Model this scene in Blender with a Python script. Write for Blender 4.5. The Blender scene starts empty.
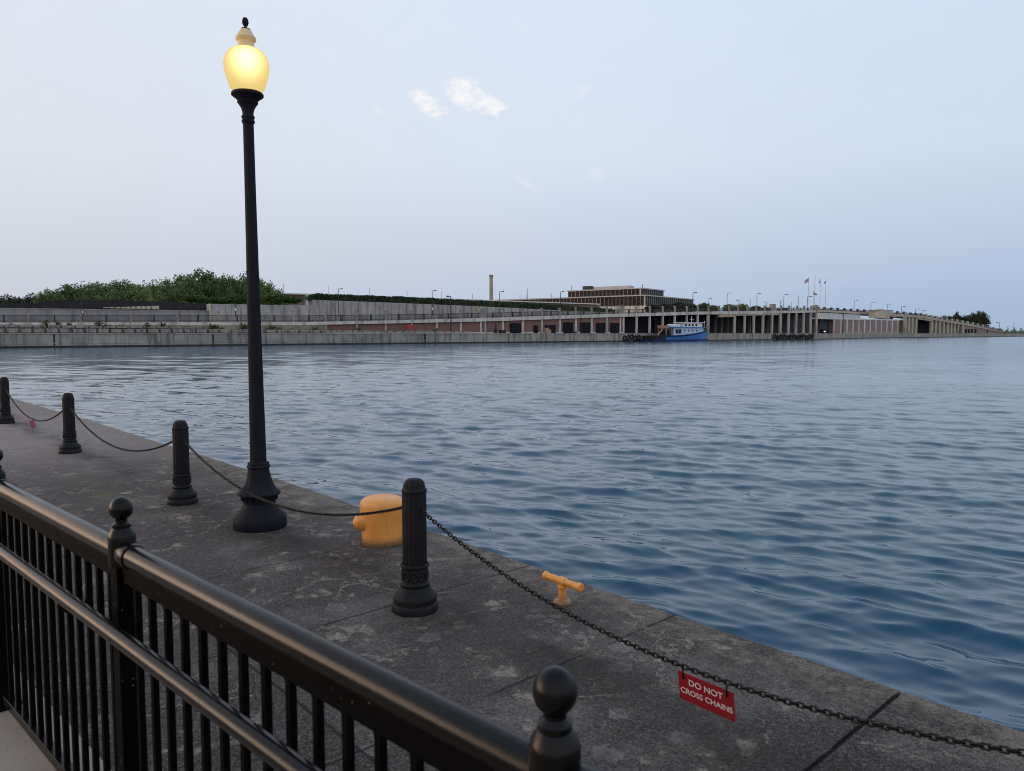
import bpy, bmesh, math, random
import numpy as np
from mathutils import Vector, Matrix

random.seed(7)
C = bpy.context.scene
COL = C.collection
R = math.radians

# ------------------------------------------------------------------ camera
F, TH, H = 750.0, math.atan(52.2 / 750), 1.9          # focal length in pixels, pitch, eye height over the quay
cam_d = bpy.data.cameras.new('camera')
cam = bpy.data.objects.new('camera', cam_d); COL.objects.link(cam)
cam.location = (0, 0, H); cam.rotation_euler = (math.pi / 2 - TH, 0, 0)
cam_d.sensor_width = 36; cam_d.lens = F / 1024 * 36
cam_d.clip_start = 0.05; cam_d.clip_end = 9000
cam_d.dof.use_dof = True; cam_d.dof.focus_distance = 16.0; cam_d.dof.aperture_fstop = 5.5
C.camera = cam
WATER_Z = -0.75

# ------------------------------------------------------------------ view
C.cycles.use_denoising = True
C.cycles.filter_width = 1.0
C.cycles.denoising_prefilter = 'ACCURATE'
C.view_settings.view_transform = 'Standard'
C.view_settings.look = 'None'
C.view_settings.exposure = 0.0
C.view_settings.gamma = 1.0
C.view_settings.use_curve_mapping = False

def lin(r, g, b):
    f = lambda v: (v / 255 / 12.92) if v / 255 <= 0.04045 else ((v / 255 + 0.055) / 1.055) ** 2.4
    return (f(r), f(g), f(b), 1.0)

class NT:
    """small wrapper to write node trees"""
    def __init__(s, tree): s.t = tree; s.n = tree.nodes; s.l = tree.links
    def node(s, kind, **kw):
        n = s.n.new(kind)
        for k, v in kw.items(): setattr(n, k, v)
        return n
    def put(s, sock, v):
        if isinstance(v, bpy.types.NodeSocket): s.l.new(v, sock)
        elif v is not None: sock.default_value = v
    def math(s, op, a, b=None, c=None, clamp=False):
        n = s.node('ShaderNodeMath', operation=op, use_clamp=clamp)
        s.put(n.inputs[0], a); s.put(n.inputs[1], b); s.put(n.inputs[2], c); return n.outputs[0]
    def mix(s, fac, a, b, mode='MIX'):
        n = s.node('ShaderNodeMix', data_type='RGBA', blend_type=mode)
        s.put(n.inputs[0], fac); s.put(n.inputs[6], a); s.put(n.inputs[7], b); return n.outputs[2]
    def ramp(s, fac, stops, interp='LINEAR'):
        n = s.node('ShaderNodeValToRGB'); n.color_ramp.interpolation = interp
        e = n.color_ramp.elements
        while len(e) < len(stops): e.new(0.5)
        for i, (p, col) in enumerate(stops):
            e[i].position = p; e[i].color = col if len(col) == 4 else (*col, 1)
        s.put(n.inputs[0], fac); return n.outputs[0]
    def step(s, v, a, b):
        n = s.node('ShaderNodeMapRange', interpolation_type='SMOOTHSTEP')
        s.put(n.inputs[0], v); n.inputs[1].default_value = a; n.inputs[2].default_value = b; return n.outputs[0]
    def noise(s, vec, scale, detail=4, rough=0.55, dist=0.0):
        n = s.node('ShaderNodeTexNoise'); s.put(n.inputs['Vector'], vec)
        n.inputs['Scale'].default_value = scale; n.inputs['Detail'].default_value = detail
        n.inputs['Roughness'].default_value = rough; n.inputs['Distortion'].default_value = dist
        return n.outputs[0]
    def vor(s, vec, scale, feature='F1', out=0):
        n = s.node('ShaderNodeTexVoronoi', feature=feature); s.put(n.inputs['Vector'], vec)
        n.inputs['Scale'].default_value = scale; return n.outputs[out]
    def mapping(s, vec, loc=(0, 0, 0), rot=(0, 0, 0), sc=(1, 1, 1)):
        n = s.node('ShaderNodeMapping'); s.put(n.inputs[0], vec)
        n.inputs[1].default_value = loc; n.inputs[2].default_value = rot; n.inputs[3].default_value = sc
        return n.outputs[0]
    def xyz(s, vec):
        n = s.node('ShaderNodeSeparateXYZ'); s.put(n.inputs[0], vec); return n.outputs
    def bump(s, h, strength, distance, normal=None):
        n = s.node('ShaderNodeBump'); n.inputs['Strength'].default_value = strength
        n.inputs['Distance'].default_value = distance; s.put(n.inputs['Height'], h)
        if normal: s.put(n.inputs['Normal'], normal)
        return n.outputs[0]

# ------------------------------------------------------------------ sky
def raydir(x, y):
    a, b = (x - 512) / F, (385.5 - y) / F
    return Vector((a, math.cos(TH) + math.sin(TH) * b, -math.sin(TH) + math.cos(TH) * b))

SUN_EL, SUN_AZ = R(8), R(-84)      # low in the west, out of frame to the left (azimuth from +Y towards +X)
w = bpy.data.worlds.new('World'); C.world = w; w.use_nodes = True
t = NT(w.node_tree); t.n.clear()
out = t.node('ShaderNodeOutputWorld')
sky = t.node('ShaderNodeTexSky', sky_type='NISHITA', sun_disc=False)
sky.sun_elevation = SUN_EL; sky.sun_rotation = SUN_AZ; sky.dust_density = 3.0; sky.air_density = 1.0
bgA = t.node('ShaderNodeBackground'); bgA.inputs[1].default_value = 0.10
t.l.new(sky.outputs[0], bgA.inputs[0])
tc = t.node('ShaderNodeTexCoord'); D = tc.outputs['Generated']
dx, dy, dz = t.xyz(D)
el = t.math('MULTIPLY_ADD', dz, 1.0, 0.0)
left = t.ramp(el, [(0.0, lin(192, 198, 213)), (0.045, lin(198, 203, 217)), (0.095, lin(205, 210, 222)), (0.205, lin(218, 222, 232)), (0.46, lin(221, 228, 243)), (1.0, lin(176, 198, 232))])
cent = t.ramp(el, [(0.0, lin(176, 193, 219)), (0.045, lin(187, 200, 222)), (0.097, lin(196, 206, 225)), (0.23, lin(214, 226, 242)), (0.46, lin(216, 229, 248)), (1.0, lin(172, 196, 232))])
right = t.ramp(el, [(0.0, lin(163, 183, 209)), (0.045, lin(168, 188, 214)), (0.115, lin(186, 203, 226)), (0.21, lin(203, 218, 236)), (0.46, lin(204, 223, 245)), (1.0, lin(168, 193, 230))])
m1 = t.step(dx, -0.60, 0.10); m2 = t.step(dx, -0.05, 0.58)
front = t.mix(m2, t.mix(m1, left, cent), right)
back = t.ramp(el, [(0.0, (0.55, 0.50, 0.50, 1)), (0.10, (0.78, 0.74, 0.74, 1)), (0.28, (0.84, 0.84, 0.88, 1)), (0.55, (0.74, 0.78, 0.88, 1)), (1.0, lin(172, 196, 232))])
gd = t.node('ShaderNodeVectorMath', operation='DOT_PRODUCT'); t.put(gd.inputs[0], D)
gd.inputs[1].default_value = (math.sin(SUN_AZ) * 0.995, math.cos(SUN_AZ) * 0.995, 0.10)
glow = t.math('MULTIPLY', t.step(gd.outputs['Value'], 0.70, 0.995), t.step(dz, 0.60, 0.10))
front = t.mix(t.step(dy, 0.25, -0.55), front, back)
front = t.mix(glow, front, (2.6, 1.75, 1.28, 1))
# a few wisps of evening cloud, far out on the dome
cu = t.math('DIVIDE', dx, t.math('MAXIMUM', dy, 0.05)); cv = t.math('DIVIDE', dz, t.math('MAXIMUM', dy, 0.05))
cvec = t.node('ShaderNodeCombineXYZ'); t.put(cvec.inputs[0], cu); t.put(cvec.inputs[1], cv)
def blob(px, py, rx, ry, rot):
    d = raydir(px, py); u0, v0 = d.x / d.y, d.z / d.y
    a = t.math('SUBTRACT', cu, u0); b = t.math('SUBTRACT', cv, v0)
    c_, s_ = math.cos(rot), math.sin(rot)
    p = t.math('ADD', t.math('MULTIPLY', a, c_ * F / rx), t.math('MULTIPLY', b, s_ * F / rx))
    q = t.math('ADD', t.math('MULTIPLY', a, -s_ * F / ry), t.math('MULTIPLY', b, c_ * F / ry))
    r2 = t.math('ADD', t.math('MULTIPLY', p, p), t.math('MULTIPLY', q, q))
    return t.math('SUBTRACT', 1.0, r2, clamp=True)
cn1 = t.noise(t.mapping(cvec.outputs[0], rot=(0, 0, R(-35)), sc=(26, 60, 1)), 1.0, 6, 0.62, 0.5)
cn2 = t.noise(t.mapping(cvec.outputs[0], loc=(5, 3, 0), sc=(17, 24, 1)), 1.0, 5, 0.6, 0.4)
lob = [blob(456, 89, 20, 15, -0.5), blob(467, 90, 17, 17, -0.2), blob(476, 102, 32, 15, -0.30), blob(495, 106, 18, 12, -0.35), blob(421, 99, 20, 13, -0.6), blob(434, 109, 21, 14, -0.6)]
big = lob[0]
for q_ in lob[1:]: big = t.math('ADD', big, t.math('MULTIPLY', q_, t.math('SUBTRACT', 1.0, t.math('MINIMUM', big, 1.0))))
fl1 = t.noise(t.mapping(cvec.outputs[0], rot=(0, 0, R(28)), sc=(55, 95, 1)), 1.0, 8, 0.68, 0.9)
dens = t.step(t.math('ADD', t.math('MULTIPLY', big, 0.85), t.math('MULTIPLY_ADD', fl1, 2.3, -1.34)), 0.05, 1.15)
dens = t.math('MULTIPLY', dens, t.step(big, 0.0, 0.55))
soft = t.math('MAXIMUM', blob(378, 110, 15, 5, -0.6), t.math('MAXIMUM', blob(583, 92, 16, 8, 0.6), t.math('MAXIMUM', blob(597, 172, 14, 13, -0.5), blob(528, 184, 24, 6, -0.5))))
soft = t.math('MULTIPLY', t.step(t.math('ADD', soft, t.math('MULTIPLY_ADD', fl1, 2.4, -1.45)), 0.15, 1.0), 0.20)
veil = t.math('MULTIPLY', t.step(cn2, 0.50, 0.85), t.math('MULTIPLY', t.step(dz, 0.10, 0.4), 0.10))
cl = t.math('MAXIMUM', t.math('MAXIMUM', dens, soft), veil)
front = t.mix(t.math('MULTIPLY', cl, 0.95), front, lin(253, 250, 248))
low = t.step(dz, -0.02, -0.30)
front = t.mix(low, front, (0.05, 0.055, 0.06, 1))
bgB = t.node('ShaderNodeBackground'); t.put(bgB.inputs[0], front); bgB.inputs[1].default_value = 1.075
ms = t.node('ShaderNodeMixShader'); ms.inputs[0].default_value = 0.94
t.l.new(bgA.outputs[0], ms.inputs[1]); t.l.new(bgB.outputs[0], ms.inputs[2])
t.l.new(ms.outputs[0], out.inputs[0])

sd = bpy.data.lights.new('sun', 'SUN'); sd.energy = 0.5; sd.angle = R(30); sd.color = (1.0, 0.80, 0.64)
so = bpy.data.objects.new('sun', sd); COL.objects.link(so)
to_sun = Vector((math.sin(SUN_AZ) * math.cos(SUN_EL), math.cos(SUN_AZ) * math.cos(SUN_EL), math.sin(SUN_EL)))
so.rotation_euler = to_sun.to_track_quat('Z', 'Y').to_euler()
so.location = (-30, -20, 30)

# ------------------------------------------------------------------ materials
def principled(name, base=(0.5, 0.5, 0.5), rough=0.6, metal=0.0, spec=0.5, build=None):
    m = bpy.data.materials.new(name); m.use_nodes = True
    tt = NT(m.node_tree); b = tt.n['Principled BSDF']
    b.inputs['Base Color'].default_value = (*base[:3], 1); b.inputs['Roughness'].default_value = rough
    b.inputs['Metallic'].default_value = metal; b.inputs['Specular IOR Level'].default_value = spec
    if build: build(tt, b)
    return m

def varied(name, c1, c2, scale=3.0, rough=0.7, bump=0.0, bscale=None, spec=0.4, metal=0.0, stretch=(1, 1, 1), detail=5, coords='Object'):
    def f(tt, b):
        co = tt.node('ShaderNodeTexCoord').outputs[coords]
        v = tt.mapping(co, sc=stretch)
        n = tt.noise(v, scale, detail)
        n = tt.step(n, 0.3, 0.7)
        tt.put(b.inputs['Base Color'], tt.mix(n, (*c1, 1), (*c2, 1)))
        r = tt.math('MULTIPLY_ADD', n, 0.15, rough - 0.07); tt.put(b.inputs['Roughness'], r)
        if bump:
            n2 = tt.noise(v, bscale or scale * 8, 3)
            tt.put(b.inputs['Normal'], tt.bump(n2, bump, 0.01))
    return principled(name, c1, rough, metal, spec, f)

def streaky(name, base, dark, pale, scale=0.35, topz=None):
    """weathered concrete: vertical runs of dirt, blotches, faint lift lines"""
    def f(tt, b):
        co = tt.node('ShaderNodeTexCoord').outputs['Object']
        run = tt.noise(tt.mapping(co, sc=(1, 1, 0.12)), scale * 3.0, 5, 0.65)
        blo = tt.noise(co, scale, 5, 0.6)
        fine = tt.noise(co, scale * 14, 3, 0.6)
        c = tt.mix(tt.step(blo, 0.35, 0.7), (*base, 1), (*pale, 1))
        c = tt.mix(tt.math('MULTIPLY', tt.step(run, 0.46, 0.64), 0.85), c, (*dark, 1))
        c = tt.mix(tt.math('MULTIPLY', tt.step(fine, 0.4, 0.75), 0.25), c, (*dark, 1))
        tt.put(b.inputs['Base Color'], c)
        tt.put(b.inputs['Normal'], tt.bump(fine, 0.4, 0.03))
    return principled(name, base, 0.85, 0, 0.3, f)

def iron(name, c, rough, spec=0.5, speck=True):
    def f(tt, b):
        co = tt.node('ShaderNodeTexCoord').outputs['Object']
        n = tt.noise(co, 9, 5, 0.6); n2 = tt.noise(co, 160, 3, 0.6)
        base = tt.mix(tt.step(n, 0.35, 0.75), (*c, 1), (c[0] * 1.45, c[1] * 1.38, c[2] * 1.28, 1))
        if speck:
            v = tt.vor(co, 42)
            sp = tt.math('MULTIPLY', tt.step(v, 0.16, 0.07), tt.step(tt.noise(co, 14, 2), 0.52, 0.62))
            base = tt.mix(tt.math('MULTIPLY', sp, 0.75), base, (0.17, 0.15, 0.125, 1))
        tt.put(b.inputs['Base Color'], base)
        tt.put(b.inputs['Roughness'], tt.math('ADD', rough - 0.06, tt.math('MULTIPLY', n, 0.16)))
        tt.put(b.inputs['Normal'], tt.bump(n2, 0.035, 0.004))
    return principled(name, c, rough, 0, spec, f)

M = {}
M['rail'] = iron('black_rail_paint', (0.0036, 0.0033, 0.0033), 0.22, 0.21, False)
M['picket'] = iron('black_picket_paint', (0.0024, 0.0024, 0.0026), 0.55, 0.035)
M['bollard'] = iron('bollard_iron', (0.0145, 0.0146, 0.0160), 0.55, 0.12)
M['lamp_iron'] = iron('lamp_iron', (0.0135, 0.0145, 0.0205), 0.58, 0.07, False)
M['chain'] = iron('chain_iron', (0.008, 0.0065, 0.0055), 0.55, 0.25, False)

def f_yel(tt, b):
    co = tt.node('ShaderNodeTexCoord').outputs['Object']
    n = tt.noise(co, 6, 5, 0.6); n2 = tt.noise(co, 70, 3)
    c = tt.mix(tt.step(n, 0.35, 0.7), (0.76, 0.305, 0.062, 1), (0.84, 0.365, 0.085, 1))
    scuff = tt.math('MULTIPLY', tt.step(tt.noise(tt.mapping(co, sc=(1, 1, 2.2)), 16, 5, 0.72), 0.59, 0.68), 0.60)
    c = tt.mix(scuff, c, (0.36, 0.15, 0.045, 1))
    run = tt.math('MULTIPLY', tt.step(tt.noise(tt.mapping(co, sc=(1, 1, 0.10)), 14, 4, 0.6), 0.56, 0.72), 0.22)
    c = tt.mix(run, c, (0.42, 0.17, 0.045, 1))
    chip = tt.math('MULTIPLY', tt.step(tt.vor(co, 26), 0.20, 0.12), tt.step(tt.noise(co, 8, 3), 0.56, 0.64))
    c = tt.mix(tt.math('MULTIPLY', chip, 0.8), c, (0.10, 0.05, 0.025, 1))
    z = tt.xyz(co)[2]
    grime = tt.math('MULTIPLY', tt.step(tt.math('ADD', z, tt.math('MULTIPLY', n2, -0.10)), 0.04, -0.035), 0.85)
    c = tt.mix(grime, c, (0.13, 0.085, 0.05, 1))
    tt.put(b.inputs['Base Color'], c)
    tt.put(b.inputs['Normal'], tt.bump(n2, 0.12, 0.006))
M['yellow'] = principled('yellow_mooring_paint', (0.75, 0.32, 0.05), 0.42, 0, 0.45, f_yel)

# quay: old dark concrete
def _g(px, py):
    d = raydir(px, py); k = -H / d.z
    return Vector((d.x * k, d.y * k, 0))
_qm, _qu = Vector((-3.372, 9.891, 0)), Vector((-0.678, 0.735, 0)).normalized()
_md = _g(100, 489) - _qm
MOSS = (-_md.dot(_qu), _md.dot(Vector((_qu.y, -_qu.x, 0))))
def f_quay(tt, b):
    co = tt.node('ShaderNodeTexCoord').outputs['Object']
    u, v, z = tt.xyz(co)
    n1 = tt.noise(co, 0.9, 6, 0.65); n2 = tt.noise(co, 5.0, 6, 0.68); n3 = tt.noise(co, 55, 3, 0.7)
    c = tt.mix(tt.step(n1, 0.33, 0.68), (0.0420, 0.0320, 0.0275, 1), (0.0800, 0.0614, 0.0523, 1))
    c = tt.mix(tt.math('MULTIPLY', tt.step(n2, 0.45, 0.72), 0.5), c, (0.1250, 0.1066, 0.0900, 1))
    c = tt.mix(tt.math('MULTIPLY', tt.step(n3, 0.42, 0.66), 0.85), c, (0.0160, 0.0131, 0.0114, 1))
    fl = tt.step(tt.math('ADD', u, tt.math('MULTIPLY', n1, 2.0)), 0.8, -5.0)
    c = tt.mix(tt.math('MULTIPLY', fl, 1.0), c, (0.2850, 0.2416, 0.2255, 1))
    # exposed aggregate
    v1 = tt.vor(co, 75); v2 = tt.vor(tt.mapping(co, loc=(3.1, 1.7, 0.3)), 33)
    ag = tt.math('MULTIPLY', tt.step(v1, 0.32, 0.14), tt.step(tt.noise(co, 20, 2), 0.42, 0.56))
    c = tt.mix(tt.math('MULTIPLY', ag, 0.95), c, (0.2300, 0.2084, 0.1818, 1))
    ag2 = tt.math('MULTIPLY', tt.step(v2, 0.22, 0.12), tt.step(tt.noise(tt.mapping(co, loc=(8, 2, 0)), 9, 2), 0.54, 0.62))
    c = tt.mix(tt.math('MULTIPLY', ag2, 0.8), c, (0.2700, 0.2472, 0.2201, 1))
    vg = tt.node('ShaderNodeTexVoronoi'); tt.put(vg.inputs['Vector'], co); vg.inputs['Scale'].default_value = 95
    gr = tt.xyz(vg.outputs['Color'])[0]
    c = tt.mix(tt.math('MULTIPLY', tt.step(gr, 0.55, 1.0), 0.55), c, (0.1500, 0.1260, 0.1071, 1))
    c = tt.mix(tt.math('MULTIPLY', tt.step(gr, 0.40, 0.0), 0.60), c, (0.0140, 0.0117, 0.0106, 1))
    cell_ = tt.node('ShaderNodeCombineXYZ')
    tt.put(cell_.inputs[0], tt.math('FLOOR', tt.math('DIVIDE', tt.math('ADD', u, 281.884), 1.45)))
    tt.put(cell_.inputs[1], tt.math('FLOOR', tt.math('DIVIDE', tt.math('ADD', v, 252.50), 2.5)))
    wn = tt.node('ShaderNodeTexWhiteNoise', noise_dimensions='2D'); tt.put(wn.inputs['Vector'], cell_.outputs[0])
    c = tt.mix(tt.math('MULTIPLY', wn.outputs['Value'], 0.17), c, (0.1450, 0.1238, 0.1100, 1))
    blot = tt.step(tt.noise(tt.mapping(co, loc=(17, 4, 1)), 1.35, 5, 0.62), 0.50, 0.66)
    c = tt.mix(tt.math('MULTIPLY', blot, tt.math('MULTIPLY_ADD', gr, 0.45, 0.16)), c, (0.1900, 0.1644, 0.1430, 1))
    # worn pale margin along the water edge and scattered pale scabs / lichen
    wob = tt.noise(co, 2.3, 5, 0.7)
    edge = tt.step(tt.math('ADD', v, tt.math('MULTIPLY_ADD', wob, 1.5, -0.75)), -0.62, 0.05)
    edge = tt.math('MULTIPLY', edge, tt.math('MULTIPLY_ADD', tt.step(n2, 0.40, 0.58), 0.80, 0.14))
    edge = tt.math('MULTIPLY', edge, tt.math('MULTIPLY_ADD', gr, 0.7, 0.55))
    c = tt.mix(edge, c, (0.2000, 0.1647, 0.1263, 1))
    scab = tt.step(tt.math('ADD', tt.noise(tt.mapping(co, loc=(4, 9, 0)), 2.6, 8, 0.72, 0.0), tt.math('MULTIPLY_ADD', n2, 0.35, -0.175)), 0.575, 0.66)
    scab = tt.math('MULTIPLY', scab, tt.math('MULTIPLY_ADD', tt.step(n3, 0.35, 0.6), 0.85, 0.38))
    c = tt.mix(scab, c, (0.2700, 0.2278, 0.1771, 1))
    def rosettes(scale, loc, r1, gatev):
        d_ = tt.vor(tt.mapping(co, loc=loc), scale)
        d_ = tt.math('ADD', d_, tt.math('MULTIPLY_ADD', tt.noise(co, 11, 6, 0.78), 0.62, -0.31))
        disc = tt.step(d_, r1, r1 * 0.78); rim = tt.math('MULTIPLY', disc, tt.step(d_, r1 * 0.45, r1 * 0.80))
        v_ = tt.math('MULTIPLY_ADD', disc, 0.16, tt.math('MULTIPLY', rim, 0.30))
        return tt.math('MULTIPLY', v_, tt.step(tt.noise(tt.mapping(co, loc=loc), 1.1, 3), gatev, gatev + 0.09))
    spot = tt.math('MAXIMUM', rosettes(3.1, (1.3, 7.7, 0), 0.25, 0.50), rosettes(6.3, (5.3, 2.1, 0), 0.25, 0.53))
    spot = tt.math('MULTIPLY', spot, tt.math('MULTIPLY_ADD', n3, 0.9, 0.45))
    c = tt.mix(spot, c, (0.2700, 0.2423, 0.2057, 1))
    # pale healed cracks
    wv = tt.node('ShaderNodeVectorMath', operation='ADD'); tt.put(wv.inputs[0], co)
    nv = tt.node('ShaderNodeTexNoise'); tt.put(nv.inputs['Vector'], co); nv.inputs['Scale'].default_value = 3.2; nv.inputs['Detail'].default_value = 6; nv.inputs['Roughness'].default_value = 0.7
    sc_ = tt.node('ShaderNodeVectorMath', operation='SCALE'); tt.put(sc_.inputs[0], nv.outputs[1]); sc_.inputs['Scale'].default_value = 0.42
    tt.put(wv.inputs[1], sc_.outputs[0])
    ce = tt.vor(wv.outputs[0], 1.55, 'DISTANCE_TO_EDGE'); ce2 = tt.vor(wv.outputs[0], 3.4, 'DISTANCE_TO_EDGE')
    gate = tt.step(tt.noise(tt.mapping(co, loc=(11, 3, 0)), 0.8, 4, 0.6), 0.50, 0.60)
    gate2 = tt.step(tt.noise(tt.mapping(co, loc=(1, 13, 0)), 1.5, 4, 0.6), 0.54, 0.64)
    gate3 = tt.step(n2, 0.36, 0.52)
    crk = tt.math('MULTIPLY', tt.math('MULTIPLY', tt.step(ce, 0.013, 0.005), gate), gate3)
    crk = tt.math('MAXIMUM', crk, tt.math('MULTIPLY', tt.math('MULTIPLY', tt.step(ce2, 0.016, 0.006), gate2), gate3))
    c = tt.mix(tt.math('MULTIPLY', crk, 0.95), c, (0.3000, 0.2569, 0.2010, 1))
    # rusty and dark run of stain under the chain line
    lane = tt.math('ABSOLUTE', tt.math('ADD', v, tt.math('MULTIPLY_ADD', tt.noise(co, 1.1, 4), 0.5, 0.93)))
    lane = tt.math('MULTIPLY', tt.step(lane, 0.36, 0.03), tt.math('MULTIPLY_ADD', tt.step(tt.noise(tt.mapping(co, sc=(0.5, 1, 1)), 1.7, 5, 0.7), 0.38, 0.7), 0.80, 0.10))
    c = tt.mix(lane, c, (0.0260, 0.0194, 0.0153, 1))
    rust = tt.math('MULTIPLY', tt.step(tt.math('ABSOLUTE', tt.math('ADD', v, 1.25)), 0.55, 0.1), tt.step(tt.noise(tt.mapping(co, loc=(7, 1, 2)), 2.6, 6, 0.7), 0.60, 0.72))
    c = tt.mix(tt.math('MULTIPLY', rust, 0.55), c, (0.1200, 0.0582, 0.0287, 1))
    # joints between the slabs: along the edge and square to it
    jit = tt.math('MULTIPLY_ADD', tt.noise(co, 7, 3), 0.02, -0.01)
    uj = tt.math('ADD', u, jit); vj = tt.math('ADD', v, jit)
    ju = tt.math('ABSOLUTE', tt.math('SUBTRACT', tt.math('MODULO', tt.math('ADD', uj, 281.884), 1.45), 0.725))
    ju = tt.math('SUBTRACT', 0.725, ju)
    jv = tt.math('ABSOLUTE', tt.math('ADD', vj, 2.50))
    jv = tt.math('MINIMUM', jv, tt.math('ABSOLUTE', tt.math('ADD', vj, 3.95)))
    jg = tt.step(tt.noise(tt.mapping(co, loc=(3, 3, 3)), 1.3, 3), 0.36, 0.50)
    jl = tt.math('MULTIPLY', tt.step(tt.math('MINIMUM', ju, jv), 0.0115, 0.004), tt.math('MULTIPLY_ADD', jg, 0.70, 0.15))
    c = tt.mix(tt.math('MULTIPLY', jl, 0.92), c, (0.0120, 0.0107, 0.0106, 1))
    mq = (0.0, 0.0)
    mu, mv = MOSS
    mm = tt.math('MULTIPLY', tt.step(tt.math('ABSOLUTE', tt.math('SUBTRACT', u, mu)), 2.2, 0.6), tt.step(tt.math('ABSOLUTE', tt.math('SUBTRACT', v, mv)), 0.30, 0.03))
    mm = tt.math('MULTIPLY', mm, tt.step(tt.noise(co, 4.5, 4, 0.7), 0.46, 0.60))
    c = tt.mix(tt.math('MULTIPLY', mm, 0.7), c, (0.0850, 0.0921, 0.0336, 1))
    tt.put(b.inputs['Base Color'], c)
    tt.put(b.inputs['Roughness'], tt.math('MULTIPLY_ADD', n2, 0.25, 0.68))
    h = tt.math('ADD', tt.math('MULTIPLY', n3, 0.5), tt.math('MULTIPLY', n2, 1.3))
    h = tt.math('ADD', h, tt.math('MULTIPLY', ag, 0.25))
    h = tt.math('SUBTRACT', h, tt.math('MULTIPLY', jl, 1.6))
    h = tt.math('SUBTRACT', h, tt.math('MULTIPLY', crk, 0.5))
    tt.put(b.inputs['Normal'], tt.bump(h, 0.75, 0.012))
M['quay'] = principled('old_dark_concrete', (0.08, 0.08, 0.08), 0.85, 0, 0.16, f_quay)
M['tar'] = varied('joint_tar', (0.008, 0.008, 0.008), (0.02, 0.018, 0.017), 20, 0.8)
def f_path(tt, b):
    co = tt.node('ShaderNodeTexCoord').outputs['Object']
    n1 = tt.noise(co, 2.5, 5); n3 = tt.noise(co, 160, 3, 0.7); v1 = tt.vor(co, 170)
    c = tt.mix(tt.step(n1, 0.3, 0.7), (0.275, 0.225, 0.172, 1), (0.34, 0.285, 0.225, 1))
    c = tt.mix(tt.math('MULTIPLY', tt.step(n3, 0.45, 0.7), 0.45), c, (0.15, 0.13, 0.11, 1))
    c = tt.mix(tt.math('MULTIPLY', tt.step(v1, 0.25, 0.12), 0.3), c, (0.36, 0.34, 0.30, 1))
    tt.put(b.inputs['Base Color'], c); tt.put(b.inputs['Normal'], tt.bump(n3, 0.5, 0.006))
M['path'] = principled('tan_path_concrete', (0.25, 0.22, 0.19), 0.85, 0, 0.3, f_path)

# water
WROT = R(27)      # crest direction
def f_water(tt, b):
    """fine ripples as true slopes (finite differences of a height field), so that they hold at any distance"""
    co = tt.node('ShaderNodeTexCoord').outputs['Object']
    cd = tt.node('ShaderNodeVectorMath', operation='LENGTH'); tt.put(cd.inputs[0], co)
    dist = cd.outputs['Value']
    mid = tt.step(dist, 8.0, 40.0); far = tt.step(dist, 20.0, 70.0)
    gust = tt.step(tt.noise(tt.mapping(co, rot=(0, 0, WROT), sc=(0.5, 1, 1)), 0.05, 3, 0.55), 0.36, 0.64)
    ripple = tt.math('MULTIPLY_ADD', gust, 0.75, 0.35)
    E1, E2 = 0.03, 0.008
    def height(loc, fine):
        if fine:
            return tt.noise(tt.mapping(co, loc=loc, rot=(0, 0, WROT - R(12)), sc=(0.55, 1, 1)), 5.0, 2, 0.5, 0.0)
        return tt.noise(tt.mapping(co, loc=loc, rot=(0, 0, WROT), sc=(0.42, 1, 1)), 1.5, 4, 0.62, 0.0)
    def slopes(e, fine, amp):
        h0 = height((0, 0, 0), fine); hx = height((e * (0.55 if fine else 0.42), 0, 0), fine); hy = height((0, e, 0), fine)
        return (tt.math('MULTIPLY', tt.math('SUBTRACT', hx, h0), tt.math('DIVIDE', amp, e)),
                tt.math('MULTIPLY', tt.math('SUBTRACT', hy, h0), tt.math('DIVIDE', amp, e)))
    a1 = tt.math('MULTIPLY', tt.math('MULTIPLY_ADD', mid, 0.042, 0.008), ripple)
    a2 = tt.math('MULTIPLY', tt.math('MULTIPLY_ADD', mid, 0.006, 0.0034), ripple)
    sx1, sy1 = slopes(E1, False, a1); sx2, sy2 = slopes(E2, True, a2)
    sx = tt.math('ADD', sx1, sx2); sy = tt.math('ADD', sy1, sy2)
    c_, s_ = math.cos(WROT), math.sin(WROT)          # back from crest axes to the lake's own axes
    wx = tt.math('ADD', tt.math('MULTIPLY', sx, -c_), tt.math('MULTIPLY', sy, -s_))
    wy = tt.math('ADD', tt.math('MULTIPLY', sx, s_), tt.math('MULTIPLY', sy, -c_))
    cb = tt.node('ShaderNodeCombineXYZ'); tt.put(cb.inputs[0], wx); tt.put(cb.inputs[1], wy)
    g = tt.node('ShaderNodeNewGeometry')
    ad = tt.node('ShaderNodeVectorMath', operation='ADD'); tt.put(ad.inputs[0], g.outputs['Normal']); tt.put(ad.inputs[1], cb.outputs[0])
    nm = tt.node('ShaderNodeVectorMath', operation='NORMALIZE'); tt.put(nm.inputs[0], ad.outputs[0])
    tt.put(b.inputs['Normal'], nm.outputs[0])
    tt.put(b.inputs['Roughness'], tt.math('MULTIPLY_ADD', tt.step(dist, 20.0, 130.0), 0.13, 0.025))
    b.inputs['IOR'].default_value = 1.375
M['water'] = principled('lake_water', (0.003, 0.054, 0.100), 0.03, 0, 0.5, f_water)

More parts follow.
